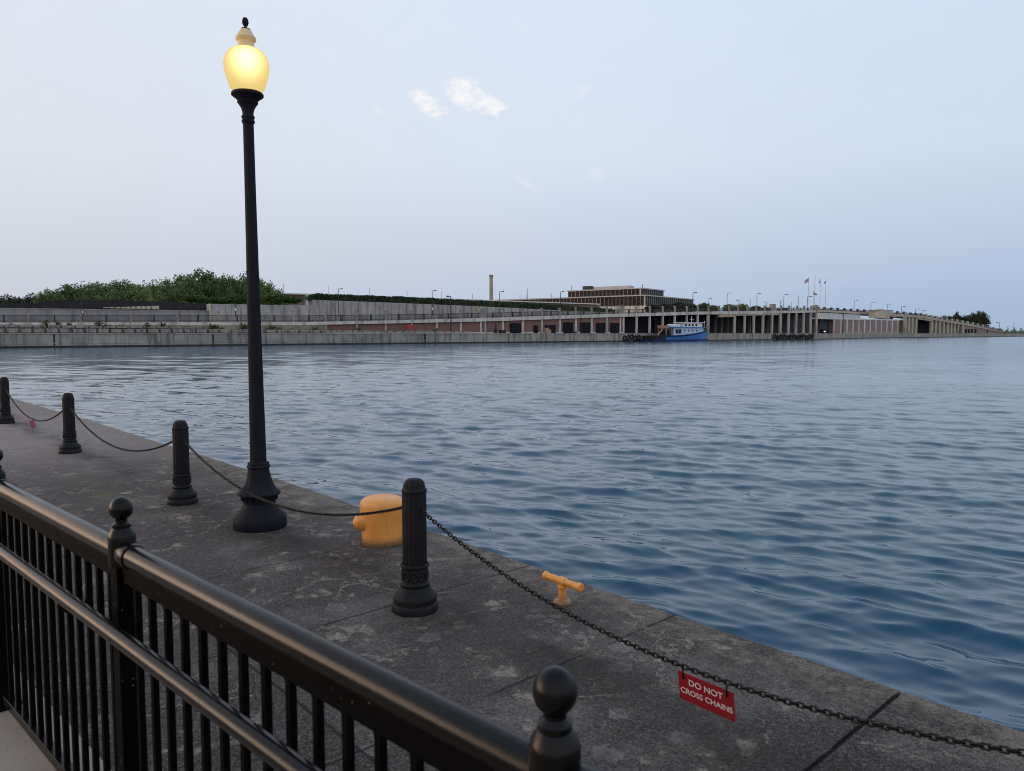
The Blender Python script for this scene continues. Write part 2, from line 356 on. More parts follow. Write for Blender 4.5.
M['seawall'] = streaky('seawall_concrete', (0.274, 0.267, 0.254), (0.112, 0.108, 0.105), (0.405, 0.394, 0.365), 0.30)
M['seawall_pale'] = streaky('seawall_pale', (0.327, 0.305, 0.267), (0.149, 0.141, 0.127), (0.431, 0.402, 0.349), 0.3)
M['wetline'] = varied('wet_algae_line', (0.012, 0.014, 0.016), (0.03, 0.032, 0.033), 0.8, 0.5)
M['block'] = streaky('tier_block', (0.260, 0.244, 0.227), (0.126, 0.114, 0.101), (0.353, 0.328, 0.302), 0.5)
M['ledge'] = varied('tier_soil', (0.288, 0.258, 0.204), (0.180, 0.162, 0.114), 0.35, 0.9, 0.3)
M['deckpale'] = streaky('deck_pale', (0.585, 0.552, 0.495), (0.325, 0.300, 0.268), (0.698, 0.665, 0.600), 0.25)
M['column'] = streaky('column_buff', (0.450, 0.394, 0.312), (0.250, 0.213, 0.169), (0.537, 0.475, 0.388), 0.4)
M['lintel'] = streaky('lintel_tan', (0.456, 0.372, 0.240), (0.288, 0.228, 0.144), (0.528, 0.444, 0.300), 0.4)
M['pillar'] = varied('pillar_stone', (0.33, 0.29, 0.245), (0.23, 0.195, 0.16), 1.2, 0.85)
M['brick'] = varied('red_brick', (0.198, 0.102, 0.096), (0.252, 0.138, 0.126), 1.5, 0.85, stretch=(1, 1, 3))
M['brick_grey'] = varied('mauve_brick', (0.230, 0.167, 0.155), (0.299, 0.218, 0.201), 0.8, 0.85, stretch=(1, 1, 3))
M['door'] = varied('dark_door', (0.010, 0.012, 0.016), (0.020, 0.022, 0.028), 0.7, 0.8, spec=0.1)
M['gloom'] = varied('gloom_back_wall', (0.022, 0.025, 0.034), (0.045, 0.048, 0.060), 0.4, 0.8)  # darkened colour carries the shade inside the arcades and the vehicle bay
M['railgrey'] = varied('far_rail_metal', (0.018, 0.018, 0.02), (0.03, 0.03, 0.032), 2, 0.5)
M['mesh'] = varied('fence_mesh', (0.010, 0.010, 0.012), (0.022, 0.022, 0.025), 0.5, 0.7)
M['retain'] = streaky('retaining_wall', (0.300, 0.288, 0.282), (0.156, 0.150, 0.150), (0.384, 0.372, 0.354), 0.35)
M['retain_dim'] = streaky('retaining_wall_low', (0.224, 0.218, 0.224), (0.145, 0.143, 0.147), (0.277, 0.271, 0.271), 0.25)
M['tanwall'] = varied('tan_wall', (0.552, 0.480, 0.360), (0.432, 0.372, 0.288), 0.8, 0.85)
M['whiteroof'] = varied('white_roof', (0.744, 0.720, 0.684), (0.624, 0.600, 0.564), 0.4, 0.6)
M['greyroof'] = varied('grey_roof', (0.36, 0.36, 0.35), (0.46, 0.46, 0.45), 0.2, 0.6)
M['glass'] = varied('dark_glazing', (0.014, 0.014, 0.018), (0.040, 0.028, 0.022), 0.25, 0.35, spec=0.12)
M['mullion'] = varied('mullion_stone', (0.50, 0.475, 0.44), (0.42, 0.40, 0.37), 0.5, 0.7)
M['chimney'] = varied('chimney_stone', (0.42, 0.38, 0.31), (0.30, 0.27, 0.23), 0.4, 0.8, stretch=(1, 1, .3))
M['land'] = varied('land_grass', (0.055, 0.07, 0.03), (0.085, 0.085, 0.05), 0.05, 0.9)
M['rubber'] = varied('tyre_rubber', (0.008, 0.008, 0.009), (0.02, 0.019, 0.019), 5, 0.7)
M['red'] = varied('red_paint', (0.50, 0.045, 0.025), (0.42, 0.035, 0.02), 3, 0.5)
M['orange'] = varied('orange_canvas', (0.36, 0.20, 0.14), (0.42, 0.28, 0.22), 3, 0.8)
M['white'] = varied('white_paint', (0.80, 0.80, 0.79), (0.72, 0.72, 0.71), 1.5, 0.45)
M['tugblue'] = varied('tug_blue', (0.05, 0.20, 0.50), (0.04, 0.16, 0.42), 1.0, 0.45)
M['tugpale'] = varied('tug_pale_blue', (0.42, 0.55, 0.74), (0.50, 0.60, 0.76), 1.0, 0.5)
M['tugnavy'] = varied('tug_navy', (0.012, 0.03, 0.11), (0.018, 0.045, 0.14), 1.0, 0.5)
M['black'] = varied('black_paint', (0.010, 0.010, 0.011), (0.02, 0.02, 0.022), 2, 0.55)
M['signred'] = varied('sign_red', (0.30, 0.013, 0.018), (0.25, 0.011, 0.016), 12, 0.45)
M['signwhite'] = principled('sign_white', (0.70, 0.66, 0.62), 0.6)
M['flagred'] = varied('flag_red', (0.36, 0.13, 0.14), (0.32, 0.11, 0.12), 3, 0.8)
M['flagwhite'] = varied('flag_white', (0.62, 0.62, 0.64), (0.55, 0.55, 0.58), 3, 0.8)
M['flagblue'] = varied('flag_blue', (0.04, 0.06, 0.18), (0.05, 0.07, 0.2), 3, 0.8)
M['bark'] = varied('bark', (0.05, 0.04, 0.03), (0.08, 0.065, 0.05), 3, 0.9, stretch=(1, 1, .3))

def leafmat(name, dark, mid, light):
    def f(tt, b):
        g = tt.node('ShaderNodeNewGeometry'); oi = tt.node('ShaderNodeObjectInfo')
        co = tt.node('ShaderNodeTexCoord').outputs['Object']
        n = tt.math('ADD', tt.math('MULTIPLY', g.outputs['Random Per Island'], 0.5), tt.math('MULTIPLY', tt.noise(co, 0.55, 3), 0.6))
        n = tt.math('ADD', n, tt.math('MULTIPLY_ADD', oi.outputs['Random'], 0.3, -0.2))
        tt.put(b.inputs['Base Color'], tt.ramp(n, [(0.15, dark), (0.5, mid), (0.95, light)]))
    return principled(name, mid, 0.65, 0, 0.25, f)
M['leaf'] = leafmat('leaf_green', (0.052, 0.082, 0.028), (0.105, 0.155, 0.048), (0.20, 0.245, 0.085))
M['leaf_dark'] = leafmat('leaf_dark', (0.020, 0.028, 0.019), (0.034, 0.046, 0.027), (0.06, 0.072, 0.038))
M['leaf_bright'] = leafmat('leaf_bright', (0.035, 0.065, 0.012), (0.075, 0.125, 0.022), (0.13, 0.19, 0.045))
M['hedge'] = leafmat('hedge_leaf', (0.013, 0.028, 0.012), (0.025, 0.048, 0.017), (0.045, 0.08, 0.025))
M['weed'] = leafmat('weed_leaf', (0.05, 0.07, 0.025), (0.09, 0.11, 0.04), (0.17, 0.17, 0.08))

def f_lamp_globe():
    m = bpy.data.materials.new('lit_globe'); m.use_nodes = True
    tt = NT(m.node_tree); tt.n.clear()
    o = tt.node('ShaderNodeOutputMaterial')
    tr = tt.node('ShaderNodeBsdfTransparent'); tr.inputs[0].default_value = (1.0, 0.88, 0.60, 1)
    em = tt.node('ShaderNodeEmission'); em.inputs[0].default_value = lin(248, 220, 138); em.inputs[1].default_value = 0.86
    mx = tt.node('ShaderNodeMixShader'); mx.inputs[0].default_value = 0.62
    tt.l.new(tr.outputs[0], mx.inputs[1]); tt.l.new(em.outputs[0], mx.inputs[2])
    tt.l.new(mx.outputs[0], o.inputs['Surface'])
    co = tt.node('ShaderNodeTexCoord').outputs['Object']
    x, y, z = tt.xyz(co)
    dz_ = tt.math('SUBTRACT', z, 4.50)
    r2 = tt.math('ADD', tt.math('ADD', tt.math('MULTIPLY', x, x), tt.math('MULTIPLY', y, y)), tt.math('MULTIPLY', tt.math('MULTIPLY', dz_, dz_), 0.8))
    g = tt.math('POWER', 2.718, tt.math('MULTIPLY', r2, -1 / (0.125 ** 2)))
    ve = tt.node('ShaderNodeEmission'); ve.inputs[0].default_value = (1.0, 0.86, 0.56, 1)
    tt.put(ve.inputs[1], tt.math('MULTIPLY', g, 26.0))
    tt.l.new(ve.outputs[0], o.inputs['Volume'])
    return m
M['globe'] = f_lamp_globe()
M['globecap'] = principled('frosted_cap', lin(226, 200, 150)[:3], 0.5)
def emissive(name, col, s):
    m = principled(name, col, 0.4)
    b = m.node_tree.nodes['Principled BSDF']
    b.inputs['Emission Color'].default_value = (*col, 1); b.inputs['Emission Strength'].default_value = s
    return m
M['headlight'] = emissive('lit_headlight', (1.0, 0.92, 0.75), 3.0)

# ------------------------------------------------------------------ mesh builder
class MB:
    def __init__(s): s.v = []; s.f = []; s.smooth = []
    def add(s, verts, faces, smooth=False):
        o = len(s.v); s.v += [tuple(p) for p in verts]
        s.f += [tuple(i + o for i in f) for f in faces]; s.smooth += [smooth] * len(faces); return s
    def hexa(s, p):          # 8 points: bottom 4 (ccw), top 4
        return s.add(p, [(3, 2, 1, 0), (4, 5, 6, 7), (0, 1, 5, 4), (1, 2, 6, 5), (2, 3, 7, 6), (3, 0, 4, 7)])
    def box(s, c, d, rz=0.0):
        hx, hy, hz = d[0] / 2, d[1] / 2, d[2] / 2; cs, sn = math.cos(rz), math.sin(rz)
        q = []
        for z in (-hz, hz):
            for x, y in ((-hx, -hy), (hx, -hy), (hx, hy), (-hx, hy)):
                q.append((c[0] + x * cs - y * sn, c[1] + x * sn + y * cs, c[2] + z))
        return s.hexa(q)
    def lathe(s, prof, n=32, c=(0, 0, 0), flute=None, caps=True, smooth=True):
        o = []; fs = []
        for r, z in prof:
            for i in range(n):
                a = 2 * math.pi * i / n; rr = r * (flute(a, z) if flute else 1)
                o.append((c[0] + rr * math.cos(a), c[1] + rr * math.sin(a), c[2] + z))
        for k in range(len(prof) - 1):
            for i in range(n):
                j = (i + 1) % n; fs.append((k * n + i, k * n + j, (k + 1) * n + j, (k + 1) * n + i))
        s.add(o, fs, smooth)
        if caps:
            s.add([o[i] for i in range(n)][::-1], [tuple(range(n))])
            s.add([o[(len(prof) - 1) * n + i] for i in range(n)], [tuple(range(n))])
        return s
    def tube(s, pts, r, n=10, closed=False, caps=True):
        pts = [Vector(p) for p in pts]; m = len(pts); rr = r if isinstance(r, (list, tuple)) else [r] * m
        o = []; prev = None
        for k in range(m):
            if closed: tg = pts[(k + 1) % m] - pts[k - 1]
            else: tg = pts[min(k + 1, m - 1)] - pts[max(k - 1, 0)]
            tg.normalize()
            if prev is None:
                up = Vector((0, 0, 1)) if abs(tg.z) < 0.9 else Vector((1, 0, 0)); e = tg.cross(up).normalized()
            else: e = (prev - tg * prev.dot(tg)).normalized()
            prev = e; g = tg.cross(e)
            for i in range(n):
                a = 2 * math.pi * i / n; o.append(pts[k] + (e * math.cos(a) + g * math.sin(a)) * rr[k])
        fs = []
        for k in range(m if closed else m - 1):
            k2 = (k + 1) % m
            for i in range(n):
                j = (i + 1) % n; fs.append((k * n + i, k * n + j, k2 * n + j, k2 * n + i))
        s.add(o, fs, True)
        if caps and not closed:
            s.add(o[:n][::-1], [tuple(range(n))]); s.add(o[-n:], [tuple(range(n))])
        return s
    def build(s, name, mat, parent=None, world=False, label=None, bevel=0.0, segs=2):
        me = bpy.data.meshes.new(name)
        v = s.v
        if parent is not None and world:
            pl = parent; off = Vector((0, 0, 0))
            while pl is not None: off += pl.location; pl = pl.parent
            v = [(p[0] - off.x, p[1] - off.y, p[2] - off.z) for p in v]
        me.from_pydata(v, [], s.f)
        me.polygons.foreach_set('use_smooth', s.smooth)
        bm = bmesh.new(); bm.from_mesh(me); bmesh.ops.recalc_face_normals(bm, faces=bm.faces); bm.to_mesh(me); bm.free()
        if any(s.smooth): me.set_sharp_from_angle(angle=R(38))
        me.update()
        o = bpy.data.objects.new(name, me); COL.objects.link(o)
        me.materials.append(mat)
        if parent is not None: o.parent = parent
        if label: o['label'] = label
        if bevel:
            md = o.modifiers.new('bevel', 'BEVEL'); md.width = bevel; md.segments = segs; md.limit_method = 'ANGLE'; md.angle_limit = R(40)
        return o

def tag(o, label=None, cat=None, group=None, kind=None):
    if label: o['label'] = label
    if cat: o['category'] = cat
    if group: o['group'] = group
    if kind: o['kind'] = kind
    return o
def thing(name, label, cat, loc=(0, 0, 0), rz=0.0, group=None):
    o = bpy.data.objects.new(name, None); COL.objects.link(o)
    o.location = loc; o.rotation_euler = (0, 0, rz); o.empty_display_size = 0.2
    return tag(o, label, cat, group)
def copy_tree(o, parent=None):
    c = o.copy(); COL.objects.link(c); c.parent = parent
    for ch in list(o.children): copy_tree(ch, c)
    return c
def ordinal(i):
    return ['first', 'second', 'third', 'fourth', 'fifth', 'sixth', 'seventh', 'eighth', 'ninth', 'tenth', 'eleventh', 'twelfth', 'thirteenth', 'fourteenth', 'fifteenth', 'sixteenth', 'seventeenth', 'eighteenth', 'nineteenth', 'twentieth'][i]

def G(px, py, z=0.0):
    d = raydir(px, py); k = (z - H) / d.z
    return Vector((d.x * k, d.y * k, z))

# ------------------------------------------------------------------ setting: water, quay, path, land
def water_mesh():
    ratio = 1.0050; r0, r1 = 2.6, 5200.0
    nr = int(math.log(r1 / r0) / math.log(ratio)); na = 760
    r = r0 * ratio ** np.arange(nr + 1); a = np.linspace(R(-64), R(64), na + 1)
    X = (r[:, None] * np.sin(a)[None, :]); Y = (r[:, None] * np.cos(a)[None, :])
    cell = np.maximum(r * (ratio - 1), r * (a[1] - a[0]))[:, None]
    rng = np.random.default_rng(5)
    Z = np.zeros_like(X); DX = np.zeros_like(X); DY = np.zeros_like(X)
    base = math.pi / 2 - WROT      # travel direction, square to the crests
    az = np.degrees(np.arctan2(X, Y)); chop = 1.0 - 0.52 * np.clip((az + 6) / 26, 0, 1) ** 1.0      # a breezier patch towards the far left
    for k in range(130):
        lam = 0.17 * (3.4 / 0.17) ** rng.random()
        spread = 0.21 if lam > 0.7 else 0.33
        th = base + rng.normal() * spread
        kx, ky = 2 * math.pi / lam * math.cos(th), 2 * math.pi / lam * math.sin(th)
        amp = 0.0034 * lam * (0.4 + 1.1 * rng.random()) * (1.05 if lam < 0.30 else 1.35 if lam < 0.62 else 0.95 if lam < 1.1 else 0.45)
        fade = np.clip((lam / cell[:, 0] - 2.0) / 2.0, 0, 1)
        if lam > 0.9: fade = fade * (1 - 0.25 * np.clip((r - 14) / 25, 0, 1))
        m = int((fade > 0).sum())
        ph = kx * X[:m] + ky * Y[:m] + rng.random() * 6.283
        far_ = np.clip((r[:m] - 14) / 40, 0, 1)[:, None]
        A = (amp * fade[:m])[:, None] * (1 + far_ * ((1.25 if lam > 0.9 else 1.5) * chop[:m] - 0.50)); cs = A * np.cos(ph)
        Z[:m] += A * np.sin(ph); DX[:m] += math.cos(th) * cs; DY[:m] += math.sin(th) * cs
    co = np.stack([X + DX * 0.8, Y + DY * 0.8, Z], -1).reshape(-1, 3).astype(np.float32)
    n1 = na + 1
    i = np.arange(nr)[:, None] * n1 + np.arange(na)[None, :]
    q = np.stack([i, i + 1, i + n1 + 1, i + n1], -1).reshape(-1, 4)[:, ::-1]
    me = bpy.data.meshes.new('water')
    me.vertices.add(len(co)); me.vertices.foreach_set('co', co.ravel())
    me.loops.add(q.size); me.loops.foreach_set('vertex_index', np.ascontiguousarray(q).ravel().astype(np.int32))
    me.polygons.add(len(q)); me.polygons.foreach_set('loop_start', np.arange(0, q.size, 4, dtype=np.int32))
    me.polygons.foreach_set('loop_total', np.full(len(q), 4, dtype=np.int32))
    me.polygons.foreach_set('use_smooth', np.ones(len(q), dtype=bool))
    me.update(); me.validate()
    o = bpy.data.objects.new('water', me); COL.objects.link(o); me.materials.append(M['water'])
    o.location = (0, 0, WATER_Z)
    tag(o, 'rippled blue lake water filling the basin', None, None, 'structure')
water_mesh()

# quay frame: local x along the edge (towards the far left), local y towards the water
QM = Vector((-3.372, 9.891, 0)); QU = Vector((-0.678, 0.735, 0)).normalized(); QV = Vector((QU.y, -QU.x, 0))
def to_q(p): d = Vector((p[0], p[1], 0)) - QM; return d.dot(QU), d.dot(QV)
QRZ = math.atan2(QU.y, QU.x)
# local y must be +QV: use x = -QU so that the frame stays right handed
QRZ = math.atan2(-QU.y, -QU.x)
edge_px = [(901.5, 690), (680, 615), (500, 553.5), (251, 469), (188, 451), (96, 422), (12.7, 398)]
edge = [(-to_q(G(*p))[0], to_q(G(*p))[1]) for p in edge_px]          # local (x = -u, y = v)
edge = sorted(edge)                                                    # from far left (negative x) to near right
S0 = to_q(G(901, 692))[0] - to_q(QM)[0]
xj = -S0                                                               # local x of the wide joint
near_edge = edge[-1]
def smooth_edge(x):
    xs = [e[0] for e in edge]; ys = [e[1] for e in edge]
    lo = (ys[1] - ys[0]) / (xs[1] - xs[0]); hi = -0.012
    if x < xs[0]: return ys[0] + (x - xs[0]) * lo * 0.6
    if x > xs[-1]: return ys[-1] + (x - xs[-1]) * hi
    return float(np.interp(x, xs, ys))
def sm(x): return sum(smooth_edge(x + d) for d in (-2, -1, 0, 1, 2)) / 5
def slab(x0, x1, seed):
    rnd = random.Random(seed); mb = MB(); n = max(2, int((x1 - x0) / 0.12)); W = 30.0
    vs = []
    for i in range(n + 1):
        x = x0 + (x1 - x0) * i / n; y = sm(x); wv = rnd.uniform(-0.006, 0.006)
        k = 0.018 + rnd.uniform(0, 0.010)
        vs += [(x, y - W, 0), (x, y - 0.9, 0), (x, y - k + wv, 0), (x, y + wv, -k), (x, y, -3.0), (x, y - W, -3.0)]
    fs = []
    for i in range(n):
        a = i * 6; b = a + 6
        for j in range(5): fs.append((a + j, b + j, b + j + 1, a + j + 1))
    mb.add(vs, fs); e = [0, 1, 2, 3, 4, 5]
    mb.add([vs[j] for j in e], [tuple(e)]); mb.add([vs[n * 6 + j] for j in e][::-1], [tuple(e)])
    return mb
quay = bpy.data.objects.new('quay', None); COL.objects.link(quay); quay.location = QM; quay.rotation_euler = (0, 0, QRZ)
tag(quay, 'dark weathered concrete quay with pale cracks along the water', None, None, 'structure')
slab(-75, xj - 0.011, 1).build('pavement_slab', M['quay'], quay)
slab(xj + 0.011, 26, 2).build('pavement_slab', M['quay'], quay)
jf = MB(); jf.box((xj, sm(xj) - 15.03, -0.5), (0.0216, 29.9, 0.972)); jf.build('joint_filler', M['tar'], quay)

# ------------------------------------------------------------------ the near railing
K2 = G(121, 509, 1.345); K3 = G(555, 692, 1.345)
fd = (K3 - K2).normalized(); FRZ = math.atan2(fd.y, fd.x)
PZ = 0.17                                  # raised path on this side of the railing
fence = thing('metal_railing', 'black metal railing with ball topped posts and round top rail in the foreground', 'railing', (K2.x, K2.y, PZ), FRZ)
zr = lambda z: z - PZ
# the raised path in railing coordinates
pm = MB()
pm.box((0, -5 + 0.055, -0.49), (40, 10.19, 0.98))
po = pm.build('path', M['path'], None, bevel=0.015)
po.location = fence.location; po.rotation_euler = (0, 0, FRZ)
tag(po, 'pale tan concrete path behind the railing', None, None, 'structure')

PX = [-6.1, -4.57, -3.04, -1.53, 0.0, 1.7825, 3.565]
def post_part():
    mb = MB(); mb.box((0, 0, 0.5 * zr(1.245) + 0.006), (0.060, 0.060, zr(1.245) - 0.012))
    o = mb.build('post', M['picket'], fence, bevel=0.004)
    b = MB(); b.box((0, 0, 0.006), (0.12, 0.12, 0.012)); b.build('base_plate', M['picket'], o, bevel=0.003)
    c = MB(); zc = zr(1.345)
    c.lathe([(0.0400, zr(1.165)), (0.0410, zr(1.170)), (0.0410, zr(1.258)), (0.0385, zr(1.268)), (0.031, zr(1.280)), (0.0265, zr(1.286)), (0.0275, zr(1.290)), (0.0275, zr(1.297)), (0.022, zr(1.302)), (0.0185, zr(1.306)), (0.0185, zr(1.313))], 32)
    c.build('collar', M['rail'], o)
    s = MB(); prof = []
    for i in range(19):
        a = -math.pi / 2 + math.pi * i / 18
        r = 0.0352 * math.cos(a); z = 0.0352 * math.sin(a)
        if z > 0: z *= 1.12
        prof.append((max(r, 0.0004), zc + z))
    s.lathe(prof, 32); s.build('ball_finial', M['rail'], o)
    return o
post0 = post_part()
for i, x in enumerate(PX):
    p = post0 if i == 0 else copy_tree(post0, fence)
    p.location = (x, 0, 0)
RZc, HZc = zr(1.2075), zr(1.005)
tr = MB(); tr.tube([(x, 0, RZc) for x in np.linspace(-7.2, 4.2, 40)], 0.0345, 28)
tr.build('top_rail', M['rail'], fence)
hr = MB(); hr.tube([(x, -0.085, HZc) for x in np.linspace(-7.2, 4.2, 40)], 0.0245, 24)
hr.build('handrail', M['rail'], fence)
for x0, x1 in zip(PX[:-1], PX[1:]):
    a, b = x0 + 0.031, x1 - 0.031
    c = MB(); c.box(((a + b) / 2, 0, zr(1.1655)), (b - a, 0.036, 0.028)); c.build('rail_channel', M['picket'], fence, bevel=0.003)
    c = MB(); c.box(((a + b) / 2, 0, zr(0.215)), (b - a, 0.040, 0.040)); c.build('bottom_rail', M['rail'], fence, bevel=0.003)
    c = MB(); c.box(((a + b) / 2, 0, zr(1.136)), (b - a, 0.030, 0.034))
    c.build('picket_strip', M['picket'], fence, bevel=0.002)
sl = MB(); sl.lathe([(0.0375, -0.03), (0.039, -0.027), (0.039, 0.027), (0.0375, 0.03)], 28)
sl.v = [(p[2], p[1], p[0]) for p in sl.v]
s0 = sl.build('rail_sleeve', M['rail'], fence)
first = True
for x in PX[1:-1]:
    s_ = s0 if first else copy_tree(s0, fence); first = False
    s_.location = (x + 0.062, 0, RZc)
pk = MB(); zt_, zb_ = RZc - 0.05, zr(0.235); pk.box((0, 0, (zt_ + zb_) / 2), (0.0185, 0.0185, zt_ - zb_))
# little fillets where the picket meets the strip
for sx in (-1, 1):
    pk.add([(sx * 0.009, -0.009, zr(1.121)), (sx * 0.023, -0.009, zr(1.121)), (sx * 0.0125, -0.009, zr(1.112)), (sx * 0.009, -0.009, zr(1.100)),
            (sx * 0.009, 0.009, zr(1.121)), (sx * 0.023, 0.009, zr(1.121)), (sx * 0.0125, 0.009, zr(1.112)), (sx * 0.009, 0.009, zr(1.100))],
           [(0, 1, 2, 3), (7, 6, 5, 4), (0, 4, 5, 1), (1, 5, 6, 2), (2, 6, 7, 3), (3, 7, 4, 0)])
pick0 = pk.build('picket', M['picket'], fence)
first = True
for (x0, x1), n in zip(zip(PX[:-1], PX[1:]), (13, 13, 13, 13, 15, 15)):
    for i in range(n):
        p = pick0 if first else copy_tree(pick0, fence); first = False
        p.location = (x0 + (x1 - x0) * (i + 1) / (n + 1), 0, 0)
br = MB(); pts = []
for i in range(13):
    a = math.pi * i / 12
    pts.append((0, -0.0425 + 0.0425 * math.cos(a), HZc - 0.012 - 0.055 * math.sin(a)))
br.tube([(0, 0.0, HZc + 0.0)] + pts + [(0, -0.085, HZc - 0.006)], 0.009, 10)
b0 = br.build('handrail_bracket', M['picket'], fence)
first = True
for x in (-0.333, -1.86, 1.45, 3.2):
    p = b0 if first else copy_tree(b0, fence); first = False
    p.location = (x, 0, 0)

# ------------------------------------------------------------------ bollards with chains
def make_bollard():
    root = thing('bollard', 'x', 'bollard', (0, 0, 0), 0, 'fluted iron bollards along the quay')
    b = MB()
    b.lathe([(0.158, 0.0), (0.160, 0.004), (0.160, 0.040), (0.154, 0.052), (0.145, 0.058), (0.146, 0.070), (0.151, 0.082), (0.151, 0.098), (0.143, 0.112), (0.128, 0.124), (0.113, 0.142), (0.102, 0.160), (0.098, 0.170), (0.102, 0.176)], 40)
    b.build('base', M['bollard'], root)
    r = MB()
    r.lathe([(0.090, 0.176), (0.098, 0.180), (0.100, 0.187), (0.096, 0.195), (0.086, 0.201), (0.084, 0.206), (0.084, 0.296), (0.088, 0.301), (0.098, 0.306), (0.100, 0.315), (0.096, 0.324), (0.088, 0.328)], 40, caps=False)
    for k in range(9):
        a = 2 * math.pi * k / 9; c = Vector((0.0855 * math.cos(a), 0.0855 * math.sin(a), 0.251))
        e1 = Vector((-math.sin(a), math.cos(a), 0)); e2 = Vector((0, 0, 1)); nrm = Vector((math.cos(a), math.sin(a), 0))
        q = []
        for i in range(16):
            th = 2 * math.pi * i / 16; p = c + e1 * 0.0285 * math.cos(th) + e2 * 0.033 * math.sin(th)
            rad = Vector((p.x, p.y, 0)).normalized() * 0.0875; q.append((rad.x, rad.y, p.z))
        r.tube(q, 0.0075, 6, closed=True)
        r.lathe([(0.001, -0.006), (0.011, -0.004), (0.012, 0), (0.011, 0.004), (0.001, 0.006)], 8, (0.0865 * math.cos(a), 0.0865 * math.sin(a), 0.251), caps=False)
    r.build('ornament_band', M['bollard'], root)
    s = MB()
    fl = lambda a, z: 1 - 0.050 * abs(math.sin(a * 9)) ** 3
    zs = [0.326, 0.334, 0.5, 0.65, 0.80, 0.822]
    s.lathe([(0.0835, z) if 0.33 < z < 0.81 else (0.081, z) for z in zs], 108, flute=fl)
    s.build('shaft', M['bollard'], root)
    c = MB()
    fl2 = lambda a, z: 1 - (0.085 * abs(math.sin(a * 6)) ** 2.5 if z > 0.846 else 0.0)
    pr = [(0.084, 0.818), (0.086, 0.822), (0.086, 0.836), (0.082, 0.842)]
    for i in range(9):
        a = i / 8 * math.pi / 2; pr.append((0.030 + 0.046 * math.cos(a), 0.850 + 0.062 * math.sin(a)))
    pr.append((0.012, 0.914)); pr.append((0.002, 0.916))
    c.lathe(pr, 72, flute=fl2); c.build('cap', M['bollard'], root)
    for sx in (-1, 1):
        e = MB(); q = []
        for i in range(14):
            th = 2 * math.pi * i / 14; q.append((sx * (0.094 + 0.016 * math.cos(th)), 0, 0.700 + 0.016 * math.sin(th)))
        e.tube(q, 0.0055, 8, closed=True); e.build('chain_eye', M['chain'], root)
    return root
BP = [G(415.2, 609.0), G(182.6, 502.8), G(70.3, 452.6), G(6.0, 423.2)]
u1 = (BP[0] - BP[1]).normalized()
BP = [BP[0] + u1 * 4.42] + BP + [BP[3] + (BP[3] - BP[2]).normalized() * 5.5]
BS = [1.0, 1.0, 1.02, 1.05, 1.075, 1.075]
BL = [None, 'grey black fluted iron bollard right of the yellow mooring post', 'fluted iron bollard left of the tall lamp post',
      'fluted iron bollard, second from the left frame edge', 'fluted iron bollard cut by the left frame edge', None]
bol = make_bollard(); bolls = []
for i, p in enumerate(BP):
    if BL[i] is None: bolls.append(None); continue
    o = bol if not any(bolls) else copy_tree(bol)
    o.location = (p.x, p.y, 0); o.scale = (BS[i],) * 3 if i > 1 else (1, 1, 1)
    if i > 2: o.scale = (1.02, 1.02, BS[i])
    o.rotation_euler = (0, 0, math.atan2(u1.y, u1.x)); o['label'] = BL[i]; bolls.append(o)

def chain_pts(a, b, sag, n=200):
    return [a.lerp(b, i / n) - Vector((0, 0, sag * (1 - (2 * i / n - 1) ** 2))) for i in range(n + 1)]
def at_len(pts, step):
    out_ = []; acc = 0.0; nxt = step / 2
    for p, q in zip(pts[:-1], pts[1:]):
        l = (q - p).length
        while nxt <= acc + l:
            out_.append((p.lerp(q, (nxt - acc) / l), (q - p).normalized())); nxt += step
        acc += l
    return out_
def make_chain(i, j, sag, label, shift=0.0):
    d = (BP[j] - BP[i]).normalized()
    za, zb = 0.700 * (BS[i] if i > 1 else 1), 0.700 * (BS[j] if j > 1 else 1)
    a = BP[i] + d * 0.108 + Vector((0, 0, za - 0.004)); b = BP[j] - d * 0.108 + Vector((0, 0, zb - 0.004))
    pts = chain_pts(a, b, sag); mb = MB(); L, wr, ww = 0.0315, 0.0043, 0.0104
    side0 = Vector((-d.y, d.x, 0))
    for k, (p, tg) in enumerate(at_len(pts, L - 0.003)):
        up = side0.cross(tg).normalized(); ang = R(45) if k % 2 else R(-45)
        e = side0 * math.cos(ang) + up * math.sin(ang)
        h = L / 2 - ww + wr; q = []
        for m_ in range(12):
            th = 2 * math.pi * m_ / 12; cx = ww * math.cos(th); sx = ww * math.sin(th)
            q.append(p + e * cx + tg * (sx + (h if sx > 0 else -h) * 0.9))
        mb.tube(q, wr, 6, closed=True)
    root = pts[100].copy()
    o = bpy.data.objects.new('chain', None); bpy.data.objects.remove(o)
    me = mb.build('chain', M['chain'])
    return tag(me, label, 'chain', 'chains slung between the bollards'), pts
c01, pts01 = make_chain(1, 0, 0.378, 'iron link chain with the large red sign, running off to the right')
c12, pts12 = make_chain(2, 1, 0.33, 'iron link chain passing in front of the lamp post and yellow mooring post')
c23, _ = make_chain(3, 2, 0.36, 'iron link chain between the second and third bollards from the left')
c34, pts34 = make_chain(4, 3, 0.43, 'iron link chain with the tiny red sign, far left')

